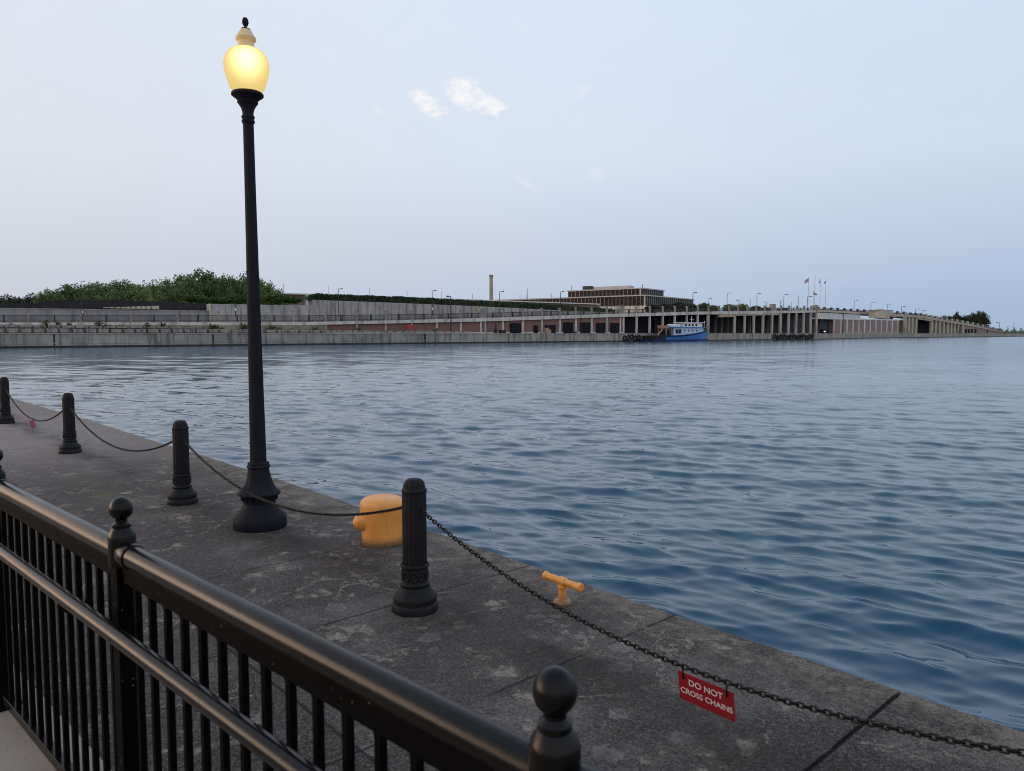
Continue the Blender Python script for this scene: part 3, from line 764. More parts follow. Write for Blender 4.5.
# signs that hang on the chains
def make_sign(pts, px, label, tilt, wdt=0.298, hgt=0.150, yaw=0.0, text=True):
    k = (px - 512) / F
    best = min(range(len(pts)), key=lambda i: abs(pts[i].x / (pts[i].y * math.cos(TH) - (pts[i].z - H) * math.sin(TH)) - k))
    p = pts[best]; tg = (pts[min(best + 6, 200)] - pts[max(best - 6, 0)]).normalized()
    if tg.x < 0: tg = -tg
    root = thing('warning_sign', label, 'sign', (p.x, p.y, p.z - 0.012), 0, 'red signs hung on the chains')
    hz = Vector((tg.x, tg.y, 0)).normalized()
    nrm = Vector((hz.y, -hz.x, 0))                               # towards the path
    slope = math.atan2(tg.z, Vector((tg.x, tg.y)).length) + tilt
    mat = Matrix((hz, Vector((0, 0, 1)), nrm)).transposed().to_4x4()
    rot = mat @ Matrix.Rotation(slope, 4, 'Z') @ Matrix.Rotation(R(10), 4, 'X')
    root.rotation_euler = (Matrix.Rotation(yaw, 4, 'Z') @ rot).to_euler()
    b = MB(); b.box((0, -hgt / 2 - 0.022, 0), (wdt, hgt, 0.003)); b.build('panel', M['signred'], root, bevel=0.0007)
    for sx in (-0.40, 0.385):
        h = MB(); h.tube([(sx * wdt, 0.008, -0.004), (sx * wdt, -0.02, 0.005), (sx * wdt, -0.055, 0.006)], 0.004, 8)
        h.build('hook', M['chain'], root)
    for txt, yy, size in (('DO NOT', -0.079, 0.0455), ('CROSS CHAINS', -0.131, 0.0405)):
        cu_ = bpy.data.curves.new('lettering', 'FONT'); cu_.body = txt; cu_.size = size; cu_.align_x = 'CENTER'; cu_.extrude = 0.0003; cu_.offset = 0.0006
        tmp = bpy.data.objects.new('lettering', cu_); COL.objects.link(tmp)
        dg = bpy.context.evaluated_depsgraph_get(); me = bpy.data.meshes.new_from_object(tmp.evaluated_get(dg))
        bpy.data.objects.remove(tmp)
        lo = bpy.data.objects.new('lettering', me); COL.objects.link(lo); lo.parent = root
        me.materials.clear(); me.materials.append(M['signwhite'])
        lo.location = (0, yy, 0.0022)
    return root
make_sign(pts01, 706, 'red DO NOT CROSS CHAINS sign hung on the chain in the lower right', R(-2))
make_sign(pts34, 31.5, 'tiny red sign on the farthest chain at the left', 0.0, yaw=R(-24))

# ------------------------------------------------------------------ lamp post
LP = G(260.3, 526.5)
lamp = thing('lamp_post', 'tall black fluted lamp post with a lit yellow globe on the quay', 'lamp post', (LP.x, LP.y, 0))
lamp.rotation_euler = (0, -0.0060, 0)
b = MB(); b.lathe([(0.248, 0.0), (0.251, 0.005), (0.251, 0.098), (0.246, 0.108), (0.239, 0.114)], 48); b.build('plinth', M['lamp_iron'], lamp)
b = MB(); b.lathe([(0.236, 0.112), (0.230, 0.124), (0.208, 0.148), (0.182, 0.178), (0.166, 0.205), (0.150, 0.232), (0.148, 0.245)], 48, caps=False); b.build('skirt', M['lamp_iron'], lamp)
b = MB(); b.lathe([(0.150, 0.243), (0.154, 0.250), (0.154, 0.258), (0.146, 0.264), (0.146, 0.272), (0.166, 0.300), (0.182, 0.316), (0.190, 0.326)], 48, caps=False)
for k in range(18):
    a = 2 * math.pi * k / 18
    b.lathe([(0.001, -0.020), (0.011, -0.014), (0.014, 0), (0.011, 0.012), (0.001, 0.017)], 8, (0.164 * math.cos(a), 0.164 * math.sin(a), 0.290), caps=False)
b.build('ornament_ring', M['lamp_iron'], lamp)
flb = lambda a, z: 1 - 0.035 * abs(math.sin(a * 8)) ** 2
b = MB(); b.lathe([(0.196, 0.322), (0.204, 0.332), (0.203, 0.342), (0.184, 0.356), (0.155, 0.390), (0.132, 0.432), (0.114, 0.490), (0.104, 0.540), (0.099, 0.585)], 96, flute=flb, caps=False); b.build('bell', M['lamp_iron'], lamp)
b = MB(); b.lathe([(0.097, 0.583), (0.108, 0.588), (0.113, 0.598), (0.110, 0.609), (0.101, 0.615), (0.100, 0.626), (0.104, 0.632), (0.101, 0.640), (0.085, 0.646)], 48); b.build('collar', M['lamp_iron'], lamp)
fls = lambda a, z: 1 - 0.055 * abs(math.sin(a * 8)) ** 3
b = MB(); b.lathe([(0.049 + 0.029 * (1 - i / 12) ** 1.5, 0.644 + (3.925 - 0.644) * i / 12) for i in range(13)], 96, flute=fls); b.build('shaft', M['lamp_iron'], lamp)
zk = lambda y: (H + (333.3 - y) * 0.010808 * 0.990) + (0.0 if y > 333 else (333.3 - y) * (333.3 - y) * 0.0)
def zlamp(y):
    d = raydir(250, y); return H + d.z / d.y * LP.y
b = MB()
b.lathe([(0.051, zlamp(124)), (0.060, zlamp(122.5)), (0.061, zlamp(121)), (0.054, zlamp(120)), (0.054, zlamp(118.8)), (0.061, zlamp(118)), (0.060, zlamp(116.5)), (0.050, zlamp(115)),
         (0.052, zlamp(112)), (0.064, zlamp(108)), (0.082, zlamp(105)), (0.092, zlamp(103.5)), (0.096, zlamp(102.8)), (0.090, zlamp(101.5)), (0.108, zlamp(99)), (0.134, zlamp(97)), (0.147, zlamp(95.8)), (0.147, zlamp(94)), (0.138, zlamp(93)), (0.10, zlamp(92.6))], 48)
b.build('capital', M['lamp_iron'], lamp)
gp = [(94.5, 0.122), (92, 0.146), (88, 0.176), (83, 0.206), (77, 0.230), (71, 0.243), (66, 0.247), (61, 0.241), (56.5, 0.222), (52.5, 0.190), (50, 0.150), (48.6, 0.115), (48, 0.090)]
b = MB(); b.lathe([(r * (0.835 if y < 88 else 0.90), zlamp(y)) for y, r in gp], 48)
b.build('lit_globe', M['globe'], lamp)
b = MB(); b.lathe([(0.080, zlamp(48.4)), (0.074, zlamp(46.0)), (0.075, zlamp(42)), (0.090, zlamp(40.5)), (0.095, zlamp(39)), (0.092, zlamp(37.6)), (0.082, zlamp(36.8)), (0.074, zlamp(35)), (0.060, zlamp(32)), (0.046, zlamp(30)), (0.02, zlamp(29.5))], 40); b.build('globe_neck', M['globecap'], lamp)
b = MB(); b.lathe([(0.044, zlamp(30.5)), (0.044, zlamp(29.4)), (0.032, zlamp(28.3)), (0.013, zlamp(27.4)), (0.012, zlamp(26.3)), (0.022, zlamp(25.3)), (0.028, zlamp(23)), (0.028, zlamp(20.5)), (0.020, zlamp(18.2)), (0.004, zlamp(17.2))], 24, flute=lambda a, z: 1 + 0.10 * math.sin(a * 6 + z * 90)); b.build('finial', M['lamp_iron'], lamp)

# ------------------------------------------------------------------ yellow mooring post and cleat
MP = G(382.5, 542.0)
mo = thing('mooring_post', 'fat orange yellow mooring post with a round horn on its side', 'mooring post', (MP.x, MP.y, 0), 0)
mb = MB(); pr = [(0.185, 0.0), (0.187, 0.004), (0.186, 0.02), (0.186, 0.16), (0.192, 0.24), (0.198, 0.30), (0.200, 0.340)]
for i in range(1, 9):
    a = i / 8 * math.pi / 2; pr.append((0.125 + 0.075 * math.cos(a), 0.350 + 0.068 * math.sin(a)))
pr += [(0.06, 0.4235), (0.03, 0.4245), (0.012, 0.4245)]
mb.lathe(pr, 48); mb.build('drum', M['yellow'], mo)
hd = Vector((-0.94, -0.40, 0)).normalized(); mb = MB(); hp = []; hr_ = []
for i in range(10):
    s_ = i / 9; hp.append(hd * (0.08 + 0.185 * s_) + Vector((0, 0, 0.222 - 0.028 * s_))); hr_.append([0.150, 0.136, 0.118, 0.102, 0.092, 0.085, 0.079, 0.070, 0.052, 0.014][i])
mb.tube(hp, hr_, 20); mb.build('horn', M['yellow'], mo)
mb = MB(); mb.lathe([(0.014, 0.418), (0.015, 0.424), (0.012, 0.426)], 12, (0.03, 0.02, 0)); mb.build('plug', M['yellow'], mo)

CP = G(562.5, 603.5)
cdir = (G(680, 615) - G(500, 553.5)); crz = math.atan2(cdir.y, cdir.x)
cl_ = thing('mooring_cleat', 'small orange yellow T shaped mooring cleat near the quay edge', 'cleat', (CP.x, CP.y, 0), crz)
mb = MB(); mb.lathe([(0.064, 0.0), (0.066, 0.003), (0.066, 0.016), (0.060, 0.024), (0.042, 0.028), (0.031, 0.036), (0.0275, 0.050), (0.0275, 0.112), (0.036, 0.116), (0.036, 0.126), (0.028, 0.131), (0.028, 0.16)], 28); mb.build('pedestal', M['yellow'], cl_)
mb = MB(); xs = [-0.182, -0.180, -0.178, -0.154, -0.1535, -0.150, -0.034, -0.033, -0.030, 0.030, 0.033, 0.034, 0.150, 0.1535, 0.154, 0.178, 0.180, 0.182]; rs = [0.022, 0.028, 0.030, 0.030, 0.029, 0.0245, 0.0245, 0.028, 0.031, 0.031, 0.028, 0.0245, 0.0245, 0.029, 0.030, 0.030, 0.028, 0.022]
mb.tube([(x, 0, 0.160) for x in xs], rs, 20); mb.build('crossbar', M['yellow'], cl_)
for sx, sy in ((1, 1), (1, -1), (-1, 1), (-1, -1)):
    mb = MB(); mb.lathe([(0.008, 0.014), (0.008, 0.024), (0.004, 0.026)], 6, (0.047 * sx, 0.047 * sy * 0.7, 0)); mb.build('bolt', M['yellow'], cl_)

# ------------------------------------------------------------------ the far shore
FX = F * 1.0024
VA = [Vector((-90.672, 132.957, 0)), Vector((127.761, 316.82, 0)), Vector((242.784, 464.264, 0)), Vector((425.026, 623.918, 0))]
dA = (VA[1] - VA[0]).normalized(); dB = (VA[2] - VA[1]).normalized(); dC = (VA[3] - VA[2]).normalized()
VA[0] = VA[0] - dA * 70; VA[3] = VA[3] + dC * 300
SEG = [(VA[0], dA), (VA[1], dB), (VA[2], dC)]
def nrm(d): return Vector((-d.y, d.x, 0))
def seg_of(px): return 0 if px <= 815 else (1 if px <= 905 else 2)
def P(px, off=0.0, seg=None):
    o, d = SEG[seg_of(px) if seg is None else seg]; o = o + nrm(d) * off
    k = (px - 512) / FX                                   # X = k Y
    s_ = (k * o.y - o.x) / (d.x - k * d.y)
    q = o + d * s_; return Vector((q.x, q.y, 0))
def Z(p, y):
    d = raydir(512, y); return H + d.z / d.y * p.y
def fhexa(mb, px0, px1, off0, off1, yt, yb, seg=None):
    """a wall piece along the shore: pixel columns, set-back range, top and bottom heights (pixel rows or ('z', metres))"""
    sg = seg_of((px0 + px1) / 2) if seg is None else seg
    a, b_ = P(px0, off0, sg), P(px1, off0, sg); n = nrm(SEG[sg][1]) * (off1 - off0)
    def zz(p, y): return y[1] if isinstance(y, tuple) else Z(p, y)
    yt0, yt1 = yt if isinstance(yt, list) else (yt, yt); yb0, yb1 = yb if isinstance(yb, list) else (yb, yb)
    a0 = (a.x, a.y, zz(a, yb0)); b0 = (b_.x, b_.y, zz(b_, yb1)); a1 = (a.x, a.y, zz(a, yt0)); b1 = (b_.x, b_.y, zz(b_, yt1))
    v = lambda p: (p[0] + n.x, p[1] + n.y, p[2])
    mb.hexa([a0, b0, v(b0), v(a0), a1, b1, v(b1), v(a1)]); return mb
QZ = ('z', 1.85)

# land behind the wall
land = MB()
lp = [VA[0] - dA * 300, VA[0], VA[1], VA[2], VA[3], VA[3] + Vector((600, 300, 0)), Vector((1500, 3500, 0)), Vector((-2500, 3500, 0)), Vector((-2500, -200, 0))]
lp = [p + (nrm(dA) if i < 2 else nrm(dB)) * 0.6 if i < 5 else p for i, p in enumerate(lp)]
land.add([(p.x, p.y, 1.80) for p in lp], [tuple(range(len(lp)))])
tag(land.build('terrain', M['land']), 'low grassy land behind the far quay', None, None, 'structure')

def far_thing(name, label, cat, px, off=0.0, z=1.85, group=None, seg=None):
    p = P(px, off, seg); return thing(name, label, cat, (p.x, p.y, z), 0, group)

sw = far_thing('sea_wall', 'long weathered grey concrete sea wall across the water', 'sea wall', 300, 0, WATER_Z)
def wall_strip(pa, pb, d, z0, z1, th, off=0.0):
    n = nrm(d); mb = MB(); q = []
    for z in (z0, z1):
        for p, o_ in ((pa, off), (pb, off), (pb, off + th), (pa, off + th)):
            w_ = p + n * o_; q.append((w_.x, w_.y, z))
    return mb.hexa(q)
a_ = P(440, 0); wall_strip(VA[0], a_, dA, -2.5, 1.85, 1.5).build('wall_face', M['seawall'], sw, True)
wall_strip(a_, VA[1], dA, -2.5, 1.85, 1.5).build('wall_face', M['seawall_pale'], sw, True, 'paler buff stretch of sea wall')
wall_strip(VA[1], VA[2], dB, -2.5, 1.85, 1.5).build('wall_face', M['seawall_pale'], sw, True, 'paler buff stretch of sea wall')
wall_strip(VA[2], VA[3], dC, -2.5, 1.85, 1.5).build('wall_face', M['seawall_pale'], sw, True, 'paler buff stretch of sea wall')
for i, (pa, pb, d) in enumerate(((VA[0], VA[1], dA), (VA[1], VA[2], dB), (VA[2], VA[3], dC))):
    wall_strip(pa, pb, d, -2.5, WATER_Z + 0.36, 0.3, -0.12).build('wet_band', M['wetline'], sw, True)
# form lines, buttress strips and drain marks on the wall
for px in (54, 138, 187, 213, 262, 300, 352, 425, 465, 509, 547, 585):
    m_ = MB(); fhexa(m_, px - 0.9, px + 0.9, -0.05, 0.1, ('z', 1.80), ('z', WATER_Z + 0.3)); m_.build('wall_joint', M['wetline'] if px in (54, 213, 425) else M['seawall'], sw, True)
m_ = MB(); fhexa(m_, -90, 440, -0.06, 0.2, ('z', 0.12), ('z', -0.02)); m_.build('wall_ledge', M['seawall'], sw, True)
m_ = MB(); fhexa(m_, -90, 815, -0.10, 0.5, ('z', 1.93), ('z', 1.72)); m_.build('wall_coping', M['seawall_pale'], sw, True)

# stepped blocks on the left of the wall
tb = far_thing('stepped_bank', 'two tiers of grey stone blocks on the left sea wall', 'bank', 100, 2.0)
m_ = MB(); fhexa(m_, -90, 326, 2.6, 3.55, [325.0, 325.2], [333.2, 333.2]); m_.build('soil_bank', M['ledge'], tb, True)
x = -20.0; rb = random.Random(3)
while x < 470:
    wpx = 13.5 - 0.0085 * x; g_ = wpx * 0.80
    t0 = np.interp(x, [0, 200, 470], [328.4, 329.0, 331.2])
    m_ = MB(); fhexa(m_, x, x + g_, 0.7, 1.7, t0 + rb.uniform(-.2, .2), 332.5); m_.build('stone_block', M['block'], tb, True)
    x += wpx
x = -24.0
while x < 205:
    wpx = 14.5 - 0.0085 * x; g_ = wpx * 0.86
    t0 = np.interp(x, [0, 205], [324.3, 327.2])
    m_ = MB(); fhexa(m_, x, x + g_, 1.9, 2.5, t0 + rb.uniform(-.2, .2), np.interp(x, [0, 205], [327.3, 328.7])); m_.build('stone_block', M['block'], tb, True)
    x += wpx

# elevated roadway rising to the right
TX = [-90, -20, 200, 300, 400, 500, 600, 700, 760, 815]
TT = [322.9, 322.6, 322.2, 322.2, 320.2, 317.5, 314.3, 311.6, 310.8, 310.4]
TB = [325.4, 325.3, 325.3, 325.1, 323.3, 321.0, 317.5, 314.5, 313.8, 312.4]
top = lambda x: float(np.interp(x, TX, TT)); bot = lambda x: float(np.interp(x, TX, TB))
rd = far_thing('elevated_roadway', 'long pale concrete roadway on brick bays and columns, rising to the right', 'roadway', 500, 4)
for x0, x1 in zip(TX[:-1], TX[1:]):
    m_ = MB(); fhexa(m_, x0, x1, 3.6, 16.0, [top(x0), top(x1)], [bot(x0), bot(x1)]); m_.build('deck', M['deckpale'], rd, True)
pil = [293, 326, 357, 386, 412, 437, 461, 481, 485.5, 503, 523, 542, 560, 576, 592, 607, 620.3, 623.7]
for px in pil:
    hw = 1.3 - 0.0006 * px if px not in (481, 485.5, 620.3, 623.7) else 0.8
    m_ = MB(); fhexa(m_, px - hw * .8, px + hw * .8, 4.0, 4.3, bot(px) - 0.05, QZ); m_.build('pilaster', M['deckpale'], rd, True)
for x0, x1 in zip(pil[:-1], pil[1:]):
    m_ = MB(); fhexa(m_, x0, x1, 4.25, 5.0, [bot(x0) - .05, bot(x1) - .05], QZ); m_.build('brick_panel', M['brick'], rd, True)
    m_ = MB(); fhexa(m_, x0, x1, 4.05, 4.3, 332.0, QZ); m_.build('plinth', M['deckpale'], rd, True)
m_ = MB(); fhexa(m_, -90, 293, 4.2, 5.0, [325.2, 325.1], QZ); m_.build('embankment_wall', M['retain'], rd, True)
for x0, x1, yt in ((510.3, 521, 323.2), (563.3, 573.2, 322.2), (580.3, 590.2, 322.4), (596.3, 605.2, 322.8), (610.5, 619.3, 322.9)):
    m_ = MB(); fhexa(m_, x0, x1, 3.98, 4.3, yt, QZ); m_.build('garage_door', M['door'], rd, True)
for x0, x1, yt in ((534, 538, 325.2), (545.3, 548.6, 325), (550, 555.6, 325)):
    m_ = MB(); fhexa(m_, x0, x1, 3.98, 4.3, yt, QZ); m_.build('door', M['door'], rd, True)
m_ = MB(); fhexa(m_, 624, 815, 15.0, 15.8, [316, 312.2], QZ); m_.build('gloom_back_wall', M['gloom'], rd, True)
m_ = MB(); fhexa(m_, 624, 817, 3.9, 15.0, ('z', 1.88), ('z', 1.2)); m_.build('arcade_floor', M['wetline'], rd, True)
for px, hw, yt in ((637, .75, 0), (650, .75, 0), (663, .75, 0), (675, .75, 0), (687, .75, 0), (698, .75, 0), (708.3, 1.35, 0), (734.8, 1.2, 314), (744.8, 1.0, 315), (754, 1.1, 315), (763.2, 1.1, 315), (772.2, 1.1, 315), (780.6, 1.3, 0), (788.7, 1.1, 0), (796.3, 1.1, 0), (803.7, 1.1, 0), (810.7, 1.1, 0), (816.5, 1.1, 0)):
    m_ = MB(); fhexa(m_, px - hw * .78, px + hw * .78, 3.8, 4.35, bot(px) - 0.05, QZ, 0); m_.build('column', M['column'] if px > 700 else M['deckpale'], rd, True)
m_ = MB(); fhexa(m_, 719, 734, 3.75, 4.6, [313.4, 313.2], [317.2, 316.8]); m_.build('lintel', M['lintel'], rd, True, 'tan lintel over a wide bay')
m_ = MB(); fhexa(m_, 734, 780, 3.95, 4.8, [313.5, 313.0], [315.6, 315.0]); m_.build('lintel', M['deckpale'], rd, True)
m_ = MB(); fhexa(m_, 780, 815, 8, 8.6, 312, 317.5); m_.build('lintel', M['gloom'], rd, True)  # dark band behind the columns, in the same gloom colour
for px in (716, 722, 728, 750, 768, 655, 669, 681, 692):
    m_ = MB(); fhexa(m_, px - .5, px + .5, 12.5, 13.4, bot(px), QZ); m_.build('inner_column', M['railgrey'] if px < 700 else M['retain_dim'], rd, True)

# railing with stone pillars on the roadway edge
rl = far_thing('roadway_railing', 'dark railing with small stone pillars along the roadway edge', 'railing', 400, 4.2, 4.0)
pls = [-20, 29, 82, 132, 178, 219, 257, 293, 326, 357, 386, 412, 437, 461, 503, 523, 542, 560, 576, 592, 607, 636, 650, 663, 675, 687, 698, 708.5, 719, 729, 738, 747, 756, 764.5, 781, 789, 797, 804, 811]
ph = lambda x: float(np.interp(x, [-20, 300, 500, 600, 700, 815], [11.3, 10.3, 7.6, 6.8, 5.2, 4.0]))
for px in pls:
    hw = float(np.interp(px, [-20, 300, 600, 815], [1.0, 0.95, 0.85, 0.8]))
    m_ = MB(); fhexa(m_, px - hw * .72, px + hw * .72, 3.9, 4.3, top(px) - ph(px), top(px) + 0.3)
    fhexa(m_, px - hw * 1.0, px + hw * 1.0, 3.8, 4.4, top(px) - ph(px) - 0.7, top(px) - ph(px))
    m_.build('stone_pillar', M['pillar'], rl, True)
for px, hw, yt in ((483.2, 2.7, 307.6), (622, 2.3, 305.6), (773.6, 1.5, 304.0), (816.3, 1.2, 304.8)):
    m_ = MB(); fhexa(m_, px - hw, px + hw, 3.7, 5.2, yt, top(px) + .3, 0); m_.build('stone_pier', M['pillar'], rl, True, 'taller square stone pier')
allp = sorted(pls + [483, 622, 773])
for x0, x1 in zip(allp[:-1], allp[1:]):
    xm = (x0 + x1) / 2; hw = float(np.interp(xm, [0, 400, 815], [0.75, 0.5, 0.4]))
    m_ = MB(); fhexa(m_, xm - hw, xm + hw, 4.1, 4.4, top(xm) - ph(xm) * 0.68, top(xm) + .2); m_.build('post', M['railgrey'], rl, True)
rp = MB()
for x0, x1 in zip(TX[:-1], TX[1:]):
    for fr, th in ((0.62, 0.55), (0.14, 0.4)):
        fhexa(rp, x0, x1, 4.2, 4.3, [top(x0) - ph(x0) * fr - th / 2, top(x1) - ph(x1) * fr - th / 2], [top(x0) - ph(x0) * fr + th / 2, top(x1) - ph(x1) * fr + th / 2])
rp.build('rail', M['railgrey'], rl, True)
bars = MB()
for k in range(900):
    px = -40 + k * 0.95
    a_ = P(px, 4.25)
    if px < 815: fhexa(bars, px - 0.13, px + 0.13, 4.22, 4.28, top(px) - ph(px) * 0.60, top(px) + 0.1, 0)
tag(bars.build('bar', M['railgrey'], rl, True), kind='stuff')

# retaining walls, fence, hedge behind the road
rw = far_thing('retaining_wall', 'low grey retaining wall under the black mesh fence at the left', 'wall', 100, 17, 2.0)
m_ = MB(); fhexa(m_, -90, 211, 16.4, 18, [307.0, 311.0], QZ); m_.build('wall_face', M['retain_dim'], rw, True)
m_ = MB(); fhexa(m_, -90, 211, 16.25, 18.1, [306.7, 310.6], [307.3, 311.2]); m_.build('coping', M['retain'], rw, True)
rw = far_thing('retaining_wall', 'grey retaining wall below the bright bushes beside the lamp post', 'wall', 255, 17, 2.0)
m_ = MB(); fhexa(m_, 211.5, 315, 16.4, 24, [303.8, 305.6], QZ); m_.build('wall_face', M['retain'], rw, True)
m_ = MB(); fhexa(m_, 210.2, 211.9, 16.2, 24, 303.7, QZ); m_.build('end_face', M['tanwall'], rw, True)
rw = far_thing('retaining_wall', 'tall ribbed concrete retaining wall beneath the long hedge', 'wall', 420, 17, 2.0)
HXS = [309, 316, 410, 470, 520, 560, 615]; HB = [299.8, 299.9, 303.4, 305.9, 308.2, 310.5, 312.6]; HT = [295.5, 294.0, 297.4, 300.4, 303.2, 305.2, 309.2]
m_ = MB(); mr = MB()
for i in range(1, len(HXS) - 1):
    fhexa(m_, HXS[i], HXS[i + 1], 16.5, 18.5, [HB[i], HB[i + 1]], QZ)
m_.build('wall_face', M['retain'], rw, True)
for px in range(320, 560, 8):
    q = MB(); fhexa(q, px - .45, px + .45, 16.38, 16.6, float(np.interp(px, HXS, HB)) + .2, QZ); q.build('rib', M['retain_dim'], rw, True)
m_ = MB(); fhexa(m_, 314.3, 316.2, 16.2, 18.6, 299.8, QZ); m_.build('end_pier', M['retain'], rw, True)

mf = far_thing('mesh_fence', 'long black mesh fence in front of the left trees', 'fence', 100, 18.5, 4.0)
for x0, x1, y0, y1 in ((-90, 40, 302.6, 303.4), (40, 90, 301.0, 299.6), (90, 172, 299.6, 301.5), (172, 211, 302.5, 304.0)):
    m_ = MB(); fhexa(m_, x0, x1, 18.4, 18.5, [y0, y1], [np.interp(x0, [-90, 211], [306.8, 310.8]), np.interp(x1, [-90, 211], [306.8, 310.8])]); m_.build('mesh_panel', M['mesh'], mf, True)
m_ = MB()
for px in range(-40, 212, 9):
    fhexa(m_, px - .25, px + .25, 18.3, 18.45, float(np.interp(px, [-90, 40, 90, 172, 211], [302, 301.5, 299.2, 300.5, 303])), 310); 
m_.build('post', M['railgrey'], mf, True)
ls = far_thing('low_building', 'low tan strip of wall with posts glimpsed through the left fence', 'building', 130, 17.9, 4.0)
m_ = MB(); fhexa(m_, 104, 160, 18.0, 18.3, [307.4, 305.7], [308.0, 309.4]); m_.build('wall', M['tanwall'], ls, True)
for px in (110, 116, 122, 127, 132, 137, 142, 147, 152):
    m_ = MB(); fhexa(m_, px - .3, px + .3, 17.85, 18.05, [306.8 - (px - 104) * .02] * 2, 309.2); m_.build('post', M['railgrey'], ls, True)

def quad_cloud(mb, pts, size, rnd, squash=1.0):
    for p in pts:
        s_ = size * rnd.uniform(0.6, 1.3)
        n = Vector((rnd.gauss(0, 1), rnd.gauss(0, 1), rnd.gauss(0, 1) + 0.4)).normalized()
        e = n.orthogonal().normalized(); e = Matrix.Rotation(rnd.uniform(0, 6.28), 3, n) @ e; g = n.cross(e)
        mb.add([p - e * s_, p - g * s_ * 0.55, p + e * s_, p + g * s_ * 0.55], [(0, 1, 2, 3)])

hg = MB(); rh = random.Random(11)
pts_ = []
for _ in range(9000):
    px = rh.uniform(309, 612); o_ = rh.uniform(17.0, 20.0); p = P(px, o_, 0)
    yt, yb = float(np.interp(px, HXS, HT)), float(np.interp(px, HXS, HB)) + .4
    y = yt + (yb - yt) * rh.random() ** 1.3 + rh.gauss(0, .15) + 0.35 * math.sin(px * .31) * math.sin(px * 0.083)
    pts_.append(Vector((p.x, p.y, Z(p, y))))
quad_cloud(hg, pts_, 0.34, rh)
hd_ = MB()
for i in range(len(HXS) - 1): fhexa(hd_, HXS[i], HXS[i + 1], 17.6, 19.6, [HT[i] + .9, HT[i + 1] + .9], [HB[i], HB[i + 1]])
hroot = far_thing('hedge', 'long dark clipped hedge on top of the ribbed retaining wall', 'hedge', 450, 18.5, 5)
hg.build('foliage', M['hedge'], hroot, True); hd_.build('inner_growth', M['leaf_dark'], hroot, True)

# low white roofed building and chimney behind the hedge
wb = far_thing('long_building', 'long low building with white roof behind the hedge', 'building', 350, 40, 3)
m_ = MB(); fhexa(m_, 262, 600, 40, 60, [292.0, 303.7], [293.3, 304.6]); m_.build('roof', M['whiteroof'], wb, True)
m_ = MB(); fhexa(m_, 262, 600, 41, 59, [293.3, 304.5], QZ); m_.build('wall', M['brick_grey'], wb, True)
m_ = MB(); fhexa(m_, 307, 309, 39.6, 41.2, 293.5, QZ); m_.build('corner_pier', M['whiteroof'], wb, True)
cp = Vector(((491.3 - 512) / FX * 520, 520, 1.8))
ch = thing('chimney', 'tall slender tan chimney rising behind the hedge', 'chimney', cp)
m_ = MB(); zt = H + raydir(512, 274.8).z / raydir(512, 274.8).y * 520; m_.lathe([(1.55, 0), (1.25, zt - 4.2), (1.25, zt - 1.8)], 20); m_.build('stack', M['chimney'], ch)
m_ = MB(); m_.lathe([(1.45, zt - 3.2), (1.5, zt - 3.0), (1.5, zt - 1.9), (1.3, zt - 1.8)], 20); m_.build('rim', M['pillar'], ch)

# office block with glass bands
ob = thing('office_building', 'two tier glass and stone office building on the far shore', 'office building', (69.5, 395, 1.8))
UL, UR = Vector((-0.80, 0.60, 0)), Vector((0.60, 0.80, 0))
def tower(corner, LL, LR, ztop, zbot, pitch, cap):
    c = Vector((corner[0], corner[1], 0)); dd = c.y
    m_ = MB(); q = []
    for z in (zbot, ztop - cap):
        for p in (c, c + UR * LR, c + UR * LR + UL * LL, c + UL * LL):
            q.append((p.x, p.y, z))
    m_.hexa(q); m_.build('glazing', M['glass'], ob, True)
    m_ = MB(); q = []
    for z in (ztop - cap, ztop):
        for p, e in ((c, -UL * .6 - UR * .6), (c + UR * LR, UR * .6 - UL * .6), (c + UR * LR + UL * LL, UR * .6 + UL * .6), (c + UL * LL, UL * .6 - UR * .6)):
            w_ = p + e; q.append((w_.x, w_.y, z))
    m_.hexa(q); m_.build('roof', M['mullion'], ob, True)
    for L_, U_, N_ in ((LL, UL, -UR), (LR, UR, -UL)):
        n_ = int(L_ / pitch); ang = math.atan2(U_.y, U_.x)
        for i in range(n_ + 1):
            p = c + U_ * (L_ * i / n_) + N_ * 0.25
            m_ = MB(); m_.box((p.x, p.y, (zbot + ztop - cap) / 2), (0.15 if i else 0.7, 0.10, ztop - cap - zbot), ang); m_.build('mullion', M['mullion'], ob, True)
zd = lambda y, d: H + raydir(512, y).z / raydir(512, y).y * d
tower((69.5, 395), 106, 62, zd(294.7, 395), zd(305.6, 395), 2.4, 0.6)
pb = MB(); q_ = []; c_ = Vector((69.5, 395, 0))
for z_ in (1.7, zd(305.6, 395)):
    for p_, e_ in ((c_, -UL - UR), (c_ + UR * 62, UR - UL), (c_ + UR * 62 + UL * 106, UR + UL), (c_ + UL * 106, UL - UR)):
        w_ = p_ + e_ * .8; q_.append((w_.x, w_.y, z_))
pb.hexa(q_); pb.build('podium', M['deckpale'], ob, True)
tower((68.4, 402), 45.5, 28, zd(287.6, 402), zd(294.8, 402) - .1, 2.4, 0.6)
m_ = MB(); c = Vector((68.4, 402, 0)) + UL * 36 + UR * 6; m_.box((c.x, c.y, zd(287.3, 420)), (5, 4, 2.2), math.atan2(UL.y, UL.x)); m_.build('roof_plant', M['railgrey'], ob, True)
m_ = MB(); c = Vector((68.4, 402, 0)) + UL * 20 + UR * 7; m_.box((c.x, c.y, zd(287.6, 418)), (22, 6, 1.4), math.atan2(UL.y, UL.x)); m_.build('roof_plant', M['mullion'], ob, True)
